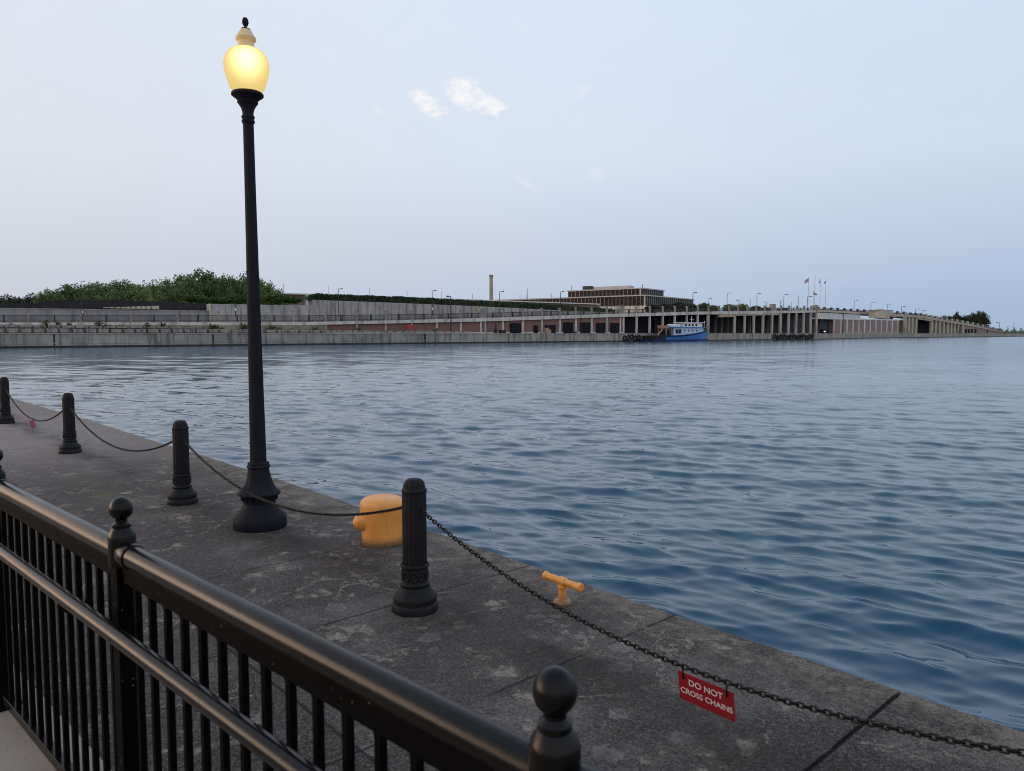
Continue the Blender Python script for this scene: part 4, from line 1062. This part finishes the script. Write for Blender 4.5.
for i, (l_, r_) in enumerate(((45, 1), (42, 10), (6, 12), (60, 3), (78, 3), (84, 5))):
    c = Vector((69, 400, 0)) + UL * l_ + UR * r_; hb = zd(295, 400) if i > 2 else zd(288, 400)
    m_ = MB(); m_.box((c.x, c.y, hb + 1.2), (0.25, 0.25, 3.4)); m_.build('roof_mast', M['railgrey'], ob, True)

# far wing beyond the corner: brick shed, penthouse and the roadway that comes down again
BX = [815, 850, 880, 905]; BT = [310.5, 312.4, 314.2, 315.3]
wg = far_thing('elevated_roadway', 'far concrete roadway wing sloping down to the right shore', 'roadway', 900, 30)
CX = [815, 860, 905, 920, 950, 970, 985, 1003]; CT = [309.4, 312.0, 314.4, 315.4, 320.6, 324.0, 327.2, 331.6]; CB = [311.6, 314.0, 316.6, 317.8, 322.9, 326.2, 329.0, 332.4]
ct = lambda x: float(np.interp(x, CX, CT)); cb = lambda x: float(np.interp(x, CX, CB))
for x0, x1 in zip(CX[:-1], CX[1:]):
    sg = 1 if x1 <= 905 else 2; of = 22 if sg == 1 else 5
    m_ = MB(); fhexa(m_, x0, x1, of, of + 14, [ct(x0), ct(x1)], [cb(x0), cb(x1)], sg); m_.build('deck', M['column'], wg, True)
m_ = MB(); fhexa(m_, 905, 964, 16, 17, [317, 325], QZ, 2); m_.build('gloom_back_wall', M['gloom'], wg, True)
for px, hw in ((905.5, .8), (909, .8), (912.5, .8), (916.3, .9), (932, 1.0), (936, .8), (940, .8), (944, .8), (948, .7), (951.5, .7), (955, .7), (958.5, .7), (963, .8)):
    m_ = MB(); fhexa(m_, px - hw, px + hw, 5.2, 6.6, cb(px) - .05, QZ, 2); m_.build('column', M['column'], wg, True)
m_ = MB(); fhexa(m_, 963.5, 1003, 5.4, 9, [325.4, 332.3], QZ, 2); m_.build('end_wall', M['brick_grey'], wg, True, 'solid mauve end wall where the road comes down')
for px in (966, 969, 972, 975.5):
    m_ = MB(); fhexa(m_, px - .9, px + .9, 5.25, 5.6, 329.0, 332.8, 2); m_.build('opening', M['door'], wg, True)
m_ = MB(); fhexa(m_, 987, 988, 5.25, 5.6, 330.2, 333, 2); m_.build('opening', M['door'], wg, True)
m_ = MB(); fhexa(m_, 917.5, 931.5, 5.3, 6.2, [317.6, 320.0], [319.2, 321.4], 2); m_.build('lintel', M['lintel'], wg, True)
wr = far_thing('roadway_railing', 'dark parapet railing along the sloping far roadway', 'railing', 900, 30, 8)
m_ = MB()
for x0, x1 in zip(CX[:-1], CX[1:]):
    sg = 1 if x1 <= 905 else 2; of = 22.2 if sg == 1 else 5.2
    fhexa(m_, x0, x1, of, of + .2, [ct(x0) - 2.0, ct(x1) - 1.7], [ct(x0) - 1.5, ct(x1) - 1.3], sg); fhexa(m_, x0, x1, of, of + .2, [ct(x0) - 1.0, ct(x1) - .9], [ct(x0), ct(x1)], sg)
m_.build('rail', M['railgrey'], wr, True)
k = 0; px = 818.0
while px < 985:
    sg = 1 if px <= 905 else 2; of = 22 if sg == 1 else 5
    m_ = MB(); fhexa(m_, px - .75, px + .75, of, of + .8, ct(px) - (2.9 if px < 905 else 2.3), ct(px), sg); m_.build('stone_pillar', M['railgrey'] if px < 922 else M['tanwall'], wr, True)
    px += 6.6 if px < 905 else 5.2

bs = far_thing('brick_shed', 'mauve brick shed with pale pilasters on the far quay', 'shed', 868, 6)
m_ = MB(); fhexa(m_, 833.5, 903.5, 6, 18, [318.6, 320.4], QZ, 1); m_.build('wall', M['brick_grey'], bs, True)
m_ = MB(); fhexa(m_, 819, 904, 5.8, 18.2, [317.6, 319.6], [319.0, 320.8], 1); m_.build('roof', M['whiteroof'], bs, True)
m_ = MB(); fhexa(m_, 819, 860, 14, 21, [312.6, 314.8], [318.2, 319.0], 1); m_.build('upper_roof', M['greyroof'], bs, True)
for i in range(13):
    px = 833.9 + (903 - 833.9) * (i / 12) ** 0.93
    m_ = MB(); fhexa(m_, px - .55, px + .55, 5.85, 6.2, np.interp(px, [833, 903], [319.0, 320.8]), QZ, 1); m_.build('pilaster', M['deckpale'], bs, True)
m_ = MB(); fhexa(m_, 843, 903.5, 5.5, 6.1, [332.5, 332.6], QZ, 1); m_.build('plinth', M['lintel'], bs, True)
m_ = MB(); fhexa(m_, 819.5, 832.6, 8, 18, [319.2, 319.4], QZ, 1); m_.build('bay_shade_block', M['gloom'], bs, True, 'vehicle bay as a solid block, its inner shade put into the colour')  # solid block; shade of the open bay is put into its colour
m_ = MB(); fhexa(m_, 834.2, 836, 5.9, 6.1, 327, QZ, 1); m_.build('door', M['red'], bs, True)
ph_ = far_thing('penthouse', 'tan boxy plant room standing on the brick shed roof', 'plant room', 885, 13, 9)
m_ = MB(); fhexa(m_, 877, 892.5, 12, 17, [310.0, 310.6], [317.8, 319.2], 1); m_.build('wall', M['column'], ph_, True)
m_ = MB(); fhexa(m_, 876.6, 893, 11.8, 17.2, [309.6, 310.2], [310.1, 310.7], 1); m_.build('roof', M['greyroof'], ph_, True)
m_ = MB(); fhexa(m_, 879, 883, 13, 15, 308.8, 309.9, 1); m_.build('vent', M['greyroof'], ph_, True)
vh = far_thing('parked_van', 'dark van with two lit headlights in the open vehicle bay', 'van', 821.5, 7.6, 1.87, seg=1)
ax = nrm(dB); rz_ = math.atan2(ax.y, ax.x)
vh.rotation_euler = (0, 0, rz_)
m_ = MB(); m_.box((-0.2, 0, 1.15), (1.4, 2.0, 1.5)); m_.box((-0.9, 0, .75), (0.9, 1.9, .8)); m_.build('body', M['door'], vh, bevel=.15)
for sy in (-.75, .75):
    m_ = MB(); m_.lathe([(0.26, -.03), (0.26, 0.03)], 12); m_.v = [(-1.36 + p[2], sy + p[1], .85 + p[0]) for p in m_.v]; m_.build('headlight', M['headlight'], vh)
    m_ = MB(); m_.lathe([(0.32, -.1), (0.32, .1)], 14); m_.v = [(-.6 + p[0], sy * 1.2 + p[2], .32 + p[1]) for p in m_.v]; m_.build('wheel', M['rubber'], vh)

# low land at the far right
sh = MB(); rs_ = random.Random(21); pts_ = []
for _ in range(2600):
    px = rs_.uniform(984, 1090); p = P(px, rs_.uniform(8, 25), 2)
    pts_.append(Vector((p.x, p.y, 1.8 + abs(rs_.gauss(0, 1)) * (1.6 + .8 * math.sin(px * .9)))))
quad_cloud(sh, pts_, 0.7, rs_)
tag(sh.build('shore_scrub', M['leaf']), 'low green scrub along the far right shore', None, None, 'stuff')

# ------------------------------------------------------------------ trees
def crown_mesh(seed, n_clump, per, leaf, mat):
    rnd = random.Random(seed); mb = MB(); cl = []
    for _ in range(n_clump):
        while True:
            p = Vector((rnd.uniform(-1, 1), rnd.uniform(-1, 1), rnd.uniform(-1, 1)))
            if 0.25 < p.length < 1 and (p.length > 0.6 or rnd.random() < 0.4): break
        cl.append((p * 0.84, rnd.uniform(0.13, 0.22)))
    pts = []
    for c, r in cl:
        for _ in range(per):
            d = Vector((rnd.gauss(0, 1), rnd.gauss(0, 1), rnd.gauss(0, 0.75))).normalized() * r * rnd.random() ** 0.4
            pts.append(c + d)
    quad_cloud(mb, pts, leaf, rnd)
    bm_ = bmesh.new(); bmesh.ops.create_icosphere(bm_, subdivisions=4, radius=0.70)
    vs_ = [v_.co * (0.86 + 0.30 * math.sin(v_.co.x * 7 + seed) * math.sin(v_.co.y * 8 + 1) * math.sin(v_.co.z * 7 + 2) + rnd.uniform(-.06, .06)) for v_ in bm_.verts]
    fs_ = [tuple(v_.index for v_ in f_.verts) for f_ in bm_.faces]; bm_.free()
    mb.add(vs_, fs_)
    o = mb.build('crown', mat); return o
protos = {}
def proto_tree(kind, seed):
    key = (kind, seed)
    if key in protos: return protos[key]
    mat = {'green': M['leaf'], 'dark': M['leaf_dark'], 'bright': M['leaf_bright']}[kind]
    me = crown_mesh(seed, 190, 52, 0.043, mat); data = me.data; bpy.data.objects.remove(me)
    tm = MB(); rnd = random.Random(seed)
    tm.tube([(0, 0, 0), (.03, .02, .3), (.01, .03, .6), (.05, 0, .95)], [.05, .04, .03, .012], 8)
    for k_ in range(5):
        a = k_ * 1.3 + seed; tm.tube([(.02, .02, .35 + .08 * k_), (.25 * math.cos(a), .25 * math.sin(a), .6 + .08 * k_), (.5 * math.cos(a), .5 * math.sin(a), .78 + .07 * k_)], [.025, .016, .006], 6)
    to = tm.build('trunk', M['bark']); td = to.data; bpy.data.objects.remove(to)
    protos[key] = (data, td); return protos[key]
def tree(kind, seed, px, off, ytop, hw, label, group, ybase=None, seg=None, name='tree', squat=0.80, cat='tree'):
    p = P(px, off, seg); z0 = 1.8 if ybase is None else Z(p, ybase)
    zt = Z(p, ytop); h = zt - z0; rx = hw * p.y / F
    cdat, tdat = proto_tree(kind, seed)
    root = thing(name, label, cat, (p.x, p.y, z0), 0, group)
    c = bpy.data.objects.new('crown', cdat); COL.objects.link(c); c.parent = root
    rv = h * squat / 2; c.location = (0, 0, h - rv); c.scale = (rx, rx, rv); c.rotation_euler = (0, 0, seed * 1.7 + px)
    t_ = bpy.data.objects.new('trunk', tdat); COL.objects.link(t_); t_.parent = root; t_.scale = (h * .5, h * .5, h * .82)
gl = 'green trees behind the left fence'
LT = [(4, 292.5, 19, 'small dim tree at the far left edge of the tree row', 'dark'), (27, 291.5, 17, 'low dim tree second from the left frame edge', 'dark'),
      (50, 286.5, 15, 'green tree just left of the leftmost tall lamp pole', 'green'), (72, 280.5, 20, 'round green tree just behind the leftmost tall lamp pole', 'green'),
      (98, 280, 20, 'round green tree above the start of the tan wall strip', 'green'), (123, 277, 20, 'broad green tree above the middle of the tan wall strip', 'green'),
      (147, 277.5, 20, 'broad green tree above the right end of the tan wall strip', 'green'), (168, 276.5, 18, 'green tree left of the tallest tree in the row', 'green'),
      (186, 271, 17, 'green tree touching the left side of the tallest tree', 'green'), (204, 266.5, 20, 'tallest green tree with thin upper twigs at the top of the row', 'green'),
      (228, 272, 18, 'green tree between the tallest tree and the near lamp post', 'green'), (246, 269.5, 20, 'dark green tree right behind the near lamp shaft', 'green'),
      (263, 277, 15, 'green tree just right of the near lamp shaft', 'green'), (277, 286, 11, 'small round tree at the right end of the left row', 'green')]
for i, (px, yt, hw, lb, kd) in enumerate(LT):
    tree(kd, 31 + i % 5, px, 32 + (i * 7) % 13, yt, hw * 1.25, lb, gl, squat=1.0)
for i, (px, yt, hw, lb) in enumerate(((238, 293.5, 12, 'bright green bush left of the near lamp shaft on the grey wall'), (258, 292.5, 12, 'bright green bush directly behind the near lamp shaft'), (276, 293, 13, 'bright green bush right of the near lamp shaft'), (293, 295.5, 12, 'bright green bush at the right end of the grey wall'),
                                      (222, 296, 12, 'bright green bush above the tan wall corner'), (196, 294.5, 15, 'bright green bush over the right end of the black fence'))):
    tree('bright', 51 + i % 2, px, 23.0, yt, hw, lb, 'bright bushes on the grey wall', ybase=304.5 if px > 210 else 303.0, name='bush', squat=1.0, cat='bush')
gr = 'trees behind the roadway'
for i, (px, yt, hw, lb) in enumerate(((652, 303.5, 9, 'dark tree in front of the office corner'), (664, 302.5, 9, 'dark tree against the right face of the office building'), (678, 301, 10, 'dark tree near the right end of the office building'),
                                      (690, 302.5, 8, 'dark tree where the office building ends'), (703, 302, 9, 'dark tree just right of the office building'), (713, 304.5, 7, 'low dark tree left of the tall road lamp'),
                                      (729, 303, 8, 'low dark tree right of the tall road lamp above the tan lintel'), (741, 303.2, 9, 'wide low dark tree over the column row'), (755, 305.3, 8, 'low dark tree above the middle of the column row'),
                                      (766, 306.5, 7, 'small dark tree left of the stone pier'), (783, 307.3, 8, 'small dark tree right of the stone pier'))):
    tree('dark' if i < 4 or i > 7 else 'green', 61 + i % 3, px, 22 + (i % 3) * 4, yt, hw, lb, gr, ybase=314, seg=0, squat=1.0)
gq = 'dark trees at the far right end'
for i, (px, yt, hw, lb) in enumerate(((977, 309.8, 10.5, 'biggest darkest round tree at the far right end'), (962, 314.2, 8, 'dark tree touching the left side of the biggest far tree'), (956.5, 310.6, 4.5, 'dark pointed tree left of the biggest far tree'),
                                      (946, 314, 8, 'dark bushy tree at the left of the far right group'), (934, 315.5, 7, 'small low dark tree starting the far right group'))):
    tree('dark', 71 + i % 2, px, 45, yt, hw * 1.12, lb, gq, seg=2, squat=1.0)

# weeds on the stepped bank
wm = MB(); rw_ = random.Random(9); pp = []
for s_ in range(9):
    a = rw_.uniform(0, 6.28); l = rw_.uniform(.15, .5)
    for q_ in range(7): pp.append(Vector((math.cos(a) * l * q_ / 7, math.sin(a) * l * q_ / 7, 0.08 + rw_.uniform(.5, 1.1) * q_ / 7)))
quad_cloud(wm, pp, 0.16, rw_); w0 = wm.build('weed', M['weed']); wd = w0.data; bpy.data.objects.remove(w0)
WX = [(12, 325), (46, 325), (58, 325), (70, 325), (99, 326), (107, 328), (122, 327.5), (147, 328), (163, 326), (188, 329), (203, 328), (212, 328.3), (217, 328), (222, 329), (243, 328), (247, 327.5), (267, 330), (272, 330), (280, 330.5), (290, 331), (306, 331), (316, 331), (331, 331), (346, 331), (359, 330.5), (388, 331.5), (402, 331.8), (436, 332)]
for i, (px, y) in enumerate(WX):
    p = P(px, 2.2); o = bpy.data.objects.new('weed', wd); COL.objects.link(o); o.location = (p.x, p.y, Z(p, y + 1.5)); o.rotation_euler = (0, 0, i * 2.1); s_ = 0.9 + (i * 37 % 10) / 9; o.scale = (s_ * 1.3, s_ * 1.3, s_ * .8)
    tag(o, ('%s green weed tuft from the left on the stone tiers' % ordinal(i)) if i < 14 else ('%s green weed tuft from the left, right of the lamp post' % ordinal(i - 14)), 'weed', 'weeds on the stone tiers')

# ------------------------------------------------------------------ far lamp poles, masts, flags
def pole(px, off, yt, yb, arm, label, group='street lamps on the far shore', seg=None, r=0.075, arm2=1.0, name='street_lamp', white=False):
    p = P(px, off, seg); z0, z1 = Z(p, yb), Z(p, yt); root = thing(name, label, 'street lamp' if name == 'street_lamp' else 'mast', (p.x, p.y, z0), 0, group)
    h = z1 - z0; rr = r * p.y / 170
    m_ = MB(); m_.tube([(0, 0, 0), (0, 0, h)], [rr * 1.15, rr * .8], 8); m_.build('pole', M['railgrey'], root)
    if arm:
        al = arm * arm2 * p.y / 170; m_ = MB(); m_.tube([(0, 0, h - .05), (al * .65, 0, h)], rr * .6, 6); m_.build('arm', M['railgrey'], root)
        m_ = MB(); m_.box((al * .8, 0, h), (abs(al) * .62, rr * 3.4, rr * 2.2)); m_.build('lamp_head', M['railgrey'], root)
    if white:
        m_ = MB(); m_.box((rr, -rr * 2, h * .25), (rr * 4, rr * 2, rr * 7)); m_.build('sign_plate', M['white'], root)
for a in ((83, 6, 281.2, 322, .8, 'tall dark street lamp in front of the left trees'), (236, 12, 287, 317, -.25, 'dark street lamp close to the left of the near lamp post', ), (339, 8, 288.8, 317, .9, 'dark street lamp before the left part of the hedge'),
          (432.5, 8, 290.6, 315, .9, 'dark street lamp before the middle of the hedge'), (499.6, 8, 291.6, 313, .9, 'dark street lamp right of the slender chimney'), (560.3, 8, 291.6, 310, .8, 'street lamp left of the upper office tier'),
          (611, 8, 303, 312, -.2, 'short lamp post in front of the office facade'), (692.3, 8, 292.4, 310, .8, 'street lamp at the right end of the office building')):
    pole(*a, white=a[0] in (83, 236, 432.5))
pole(451, 1.5, 296.3, 332.8, -.9, 'street lamp on the quay in front of the brick bays', r=.13)
pole(580.8, 1.5, 305, 332.8, 0, 'tall thin dark pole on the quay between two garage doors', r=.1)
pole(842.8, 1.5, 314.3, 332.8, -.2, 'dark lamp pole on the quay before the brick shed', seg=1, r=.1)
RL = [(708.3, 298.6, .6), (726.5, 293, .7), (738.6, 300.4, -.6), (749.5, 299, 0), (756.2, 293.5, .8), (765.8, 302, -.6), (779.7, 301, .4), (783, 294.6, .9), (790.5, 302.3, 0), (797.4, 296.6, 0), (806.5, 296.6, .9)]
for i, (px, yt, ar) in enumerate(RL):
    pole(px, 9 + (i % 2) * 5, yt, 311.5, ar, '%s lamp pole on the raised road right of the office building' % ordinal(i), seg=0, r=.055)
for i, (px, yt, ar) in enumerate(((853.3, 300.2, .9), (858, 308, .4), (870, 302.2, .8), (886.4, 304.1, .8), (900.6, 306.4, .9), (914.6, 308.9, .8), (921.3, 310.4, .8), (999, 322.5, -.6), (1013.6, 323, 0))):
    pole(px, 26 if px < 905 else 10, yt, ct(px) + .3 if px < 990 else 333, ar, ('%s lamp pole along the far sloping road' % ordinal(i)) if px < 990 else ('%s thin pole on the low far right shore' % ordinal(i - 7)), 'street lamps on the far shore', seg=1 if px < 905 else 2, r=.045)
for i, (px, yt) in enumerate(((284.5, 284), (329.5, 285.5), (370.3, 287.6), (407.5, 290), (441.5, 291.5), (472.5, 293.5), (527.3, 288.4))):
    pole(px, 62, yt, 306, 0, '%s thin grey mast behind the hedge' % ordinal(i), 'thin masts behind the hedge', seg=0, r=.045, name='mast')

def flagpole(px, yt, label, cols, size, yoff=0.0, right=False):
    p = P(px, 14, 0); z1 = Z(p, yt); root = thing('flagpole', label, 'flagpole', (p.x, p.y, 9.0), 0, 'flagpoles behind the roadway')
    m_ = MB(); m_.tube([(0, 0, 0), (0, 0, z1 - 9)], [.10, .06], 8); m_.lathe([(.02, -.2), (.2, 0), (.02, .2)], 8, (0, 0, z1 - 9)); m_.build('pole', M['chimney'], root)
    if cols:
        w_, h_ = size; k_ = len(cols); par = None
        for j, cm in enumerate(cols):
            m_ = MB(); vs = []; N = 8; fs = []
            for i in range(N + 1):
                s_ = i / N; x = s_ * w_ * (1 if right else -1)
                for e in (0, 1):
                    yy = (j + e) / k_
                    vs.append((x, .35 * math.sin(s_ * 5 + j * .1), z1 - 9 - .4 - yoff - yy * h_ - s_ * h_ * .75 + .1 * math.sin(s_ * 7)))
            for i in range(N): fs.append((2 * i, 2 * i + 2, 2 * i + 3, 2 * i + 1))
            m_.add(vs, fs, True); o = m_.build('flag', M[cm], root)
flagpole(807.2, 277.3, 'leftmost tall flagpole with a red and white flag', ['flagred', 'flagwhite', 'flagred'], (1.9, 1.5))
flagpole(813.4, 276.5, 'tall bare flagpole second from the left', [], (0, 0))
flagpole(812.3, 291.5, 'shortest flagpole with a drooping red flag', ['flagred'], (1.5, 0.8), right=True)
flagpole(819, 279, 'tall flagpole with a small white flag', ['flagwhite'], (1.0, 1.2))
flagpole(824.4, 280, 'rightmost flagpole with a pale flag', ['flagwhite', 'flagblue'], (1.0, .9))

# ------------------------------------------------------------------ tyre fenders
def tyre_mesh():
    m_ = MB(); q = []
    for i in range(16):
        a = 2 * math.pi * i / 16; q.append((0.50 * math.cos(a), 0, 0.50 * math.sin(a)))
    m_.tube(q, 0.17, 8, closed=True); o = m_.build('tyre_fender', M['rubber']); d = o.data; bpy.data.objects.remove(o); return d
td_ = tyre_mesh()
for i, px in enumerate([625.0, 628.5, 632, 635.5, 639] + [774.5 + 3.2 * k for k in range(13)]):
    p = P(px, -0.32, 0); o = bpy.data.objects.new('tyre_fender', td_); COL.objects.link(o)
    o.location = (p.x, p.y, 0.55 + .22 * ((i * 7) % 3 - 1)); o.rotation_euler = (0.0, 0.35 * ((i % 3) - 1), math.atan2(dA.y, dA.x)); s_ = 1.25 if i < 5 else 1.45; o.scale = (s_, s_, s_ * 1.15)
    tag(o, ('%s black tyre from the left on the wall left of the tugboat' % ordinal(i)) if i < 5 else ('%s black tyre from the left in the row right of the tugboat' % ordinal(i - 5)), 'tyre', 'tyre fenders on the sea wall')

# ------------------------------------------------------------------ tugboat
tp = (P(648, -3.7, 0) + P(707, -3.7, 0)) / 2
tug = thing('tugboat', 'blue hulled tugboat with white deckhouse moored at the far wall', 'tugboat', (tp.x, tp.y, WATER_Z), math.atan2(dA.y, dA.x))
scl = P(707, -3.7, 0) - P(648, -3.7, 0); TL = scl.length
SH = -0.085
def hull(x0, x1, zlo, zhi, mat, name, inset=0.0, n=18, label=None):
    m_ = MB(); vs = []
    def half(s_): # s along 0 stern .. 1 bow
        return 3.3 * (1 - max(0, (s_ - .55) / .45) ** 2.2) * (1 - max(0, (.12 - s_) / .12) ** 2 * .25) + .02
    for i in range(n + 1):
        s_ = x0 + (x1 - x0) * i / n; X = (s_ - .5) * TL
        lo, hi = zlo(s_), zhi(s_); hb = half(s_) - inset
        rake = 0.9 * max(0, (s_ - .85) / .15)
        for z, wf, dx_ in ((lo, .93, -rake * .6), (hi, 1.0, rake)):
            for sy in (-1, 1): vs.append((X + dx_, sy * hb * wf, z))
    fs = []
    for i in range(n):
        a = i * 4; b_ = a + 4
        fs += [(a, b_, b_ + 2, a + 2), (a + 1, a + 3, b_ + 3, b_ + 1), (a + 2, b_ + 2, b_ + 3, a + 3), (a, a + 1, b_ + 1, b_)]
    e = n * 4; fs += [(0, 2, 3, 1), (e, e + 1, e + 3, e + 2)]
    m_.add(vs, fs); return m_.build(name, mat, tug, label=label)
sheer = lambda s_: 1.95 + 2.1 * max(0, (s_ - .25) / .75) ** 1.9
hull(0.0, 1.0, lambda s_: -.6, lambda s_: .55 + .25 * s_ ** 2, M['tugnavy'], 'lower_hull', label='dark navy waterline strake')
hull(0.16, 1.0, lambda s_: .55 + .25 * s_ ** 2, lambda s_: sheer(s_) - .5, M['tugblue'], 'hull')
hull(0.16, 1.0, lambda s_: sheer(s_) - .5, lambda s_: sheer(s_), M['tugnavy'], 'bulwark', -.05)
hull(0.0, 0.16, lambda s_: .5, lambda s_: sheer(s_), M['black'], 'stern_hull', -.03, label='black stern section of the hull')
def tb_(x0, x1, y, z0, z1, mat, name, label=None):
    m_ = MB(); m_.box((((x0 + x1) / 2 + SH) * TL, 0, (z0 + z1) / 2), ((x1 - x0) * TL, y, z1 - z0)); return m_.build(name, mat, tug, label=label, bevel=.08)
tb_(-.08, .43, 4.0, 1.9, 4.5, M['tugpale'], 'deckhouse')
tb_(.10, .42, 3.6, 4.5, 6.2, M['white'], 'wheelhouse')
tb_(-.14, .47, 4.7, 4.45, 4.75, M['tugblue'], 'upper_deck')
tb_(-.14, -.02, 4.6, 4.75, 5.15, M['tugpale'], 'deck_rail')
tb_(.07, .45, 4.2, 6.1, 6.3, M['white'], 'wheelhouse_roof')
tb_(-.06, .05, 2.4, 4.75, 5.7, M['white'], 'funnel')
tb_(-.20, -.10, 3.6, 4.2, 5.2, M['orange'], 'canopy')
for x0, x1 in ((-.05, -.012), (.0, .04)):
    m_ = MB(); m_.box((((x0 + x1) / 2 + SH) * TL, -2.12, 3.3), ((x1 - x0) * TL, .1, 1.35)); m_.build('window', M['glass'], tug)
for xx in (.10, .17, .24, .31):
    m_ = MB(); m_.box(((xx + SH) * TL, -2.12, 3.6), (.45, .1, .5)); m_.build('porthole', M['glass'], tug)
for xx in (.13, .19, .25, .31):
    m_ = MB(); m_.box(((xx + SH) * TL, -1.82, 5.4), (.9, .1, .8)); m_.build('window', M['glass'], tug)
for xx, z0, z1, yy in ((-.19, 1.9, 4.3, -1.6), (-.11, 1.9, 4.3, -1.6), (-.19, 1.9, 4.3, 1.6), (-.11, 1.9, 4.3, 1.6)):
    m_ = MB(); m_.tube([((xx + SH) * TL, yy, z0), ((xx + SH) * TL, yy, z1)], .14, 8); m_.build('canopy_post', M['orange'], tug)
m_ = MB(); m_.tube([((-.26 + SH) * TL, 0, 1.9), ((-.17 + SH) * TL, 0, 4.6)], .22, 8); m_.build('tow_frame', M['orange'], tug)
m_ = MB(); m_.tube([(.22 * TL, 0, 6.2), (.22 * TL, 0, 8.4)], .09, 8); m_.tube([(.22 * TL, -.8, 7.4), (.22 * TL, .8, 7.4)], .06, 6); m_.build('mast', M['white'], tug)
m_ = MB(); m_.tube([(.44 * TL, 0, 3.7), (.45 * TL, 0, 6.6)], .07, 8); m_.lathe([(.02, -.2), (.2, 0), (.02, .2)], 10, (.45 * TL, 0, 6.7)); m_.build('jackstaff', M['white'], tug)
tb_(-.155, -.125, 4.0, 1.9, 3.6, M['black'], 'winch')

# ------------------------------------------------------------------ small bits on the far quay
def cone(px, off, yt, r, mat, name, label, cat):
    p = P(px, off); z1 = Z(p, yt); root = thing(name, label, cat, (p.x, p.y, 1.85))
    m_ = MB(); h = z1 - 1.85; m_.lathe([(r, 0), (r * .9, h * .3), (r * .45, h * .6), (.08, h)], 16); m_.build('canopy', mat, root)
    m_ = MB(); m_.tube([(0, 0, 0), (0, 0, h + .3)], .05, 6); m_.build('pole', M['railgrey'], root)
cone(495.8, 1.8, 322, .55, M['black'], 'folded_parasol', 'folded dark parasol standing before a brick bay', 'parasol')
def far_box(name, label, cat, px0, px1, off, yt, mat, seg=None):
    o = far_thing(name, label, cat, (px0 + px1) / 2, off, 1.85, seg=seg)
    m_ = MB(); fhexa(m_, px0, px1, off, off + 1.0, yt, QZ, seg); m_.build('body', mat, o, True, bevel=.06)
    m_ = MB(); fhexa(m_, px0 - .2, px1 + .2, off - .1, off + 1.1, yt - .3, yt + .1, seg); m_.build('lid', mat, o, True, bevel=.04)
far_box('planter_box', 'low dark box beside the folded parasol', 'box', 501.2, 506.3, 1.6, 330.4, M['black'])
far_box('storage_bench', 'low dark bench in front of the second garage door', 'bench', 572, 577, 1.4, 331.8, M['black'])
p = P(410.2, 2.0); rs0 = thing('life_ring_stand', 'bright red stand before the brick bays', 'stand', (p.x, p.y, 1.85), math.atan2(dA.y, dA.x))
for sx in (-.6, .6):
    m_ = MB(); m_.box((sx, 0, .75), (.32, .25, 1.5)); m_.build('leg', M['red'], rs0)
m_ = MB(); m_.box((0, 0, 1.75), (1.7, .3, .9)); m_.build('panel', M['red'], rs0, bevel=.05)
p = P(547.5, 2.0); rs1 = thing('ice_chest', 'squat red and pink chest beside the two dark doors', 'chest', (p.x, p.y, 1.85), math.atan2(dA.y, dA.x))
m_ = MB(); m_.box((0, 0, .55), (2.2, .9, 1.1)); m_.build('body', M['orange'], rs1, bevel=.08)
m_ = MB(); m_.box((-.3, 0, 1.35), (1.3, .8, .55)); m_.build('lid', M['orange'], rs1, bevel=.08)
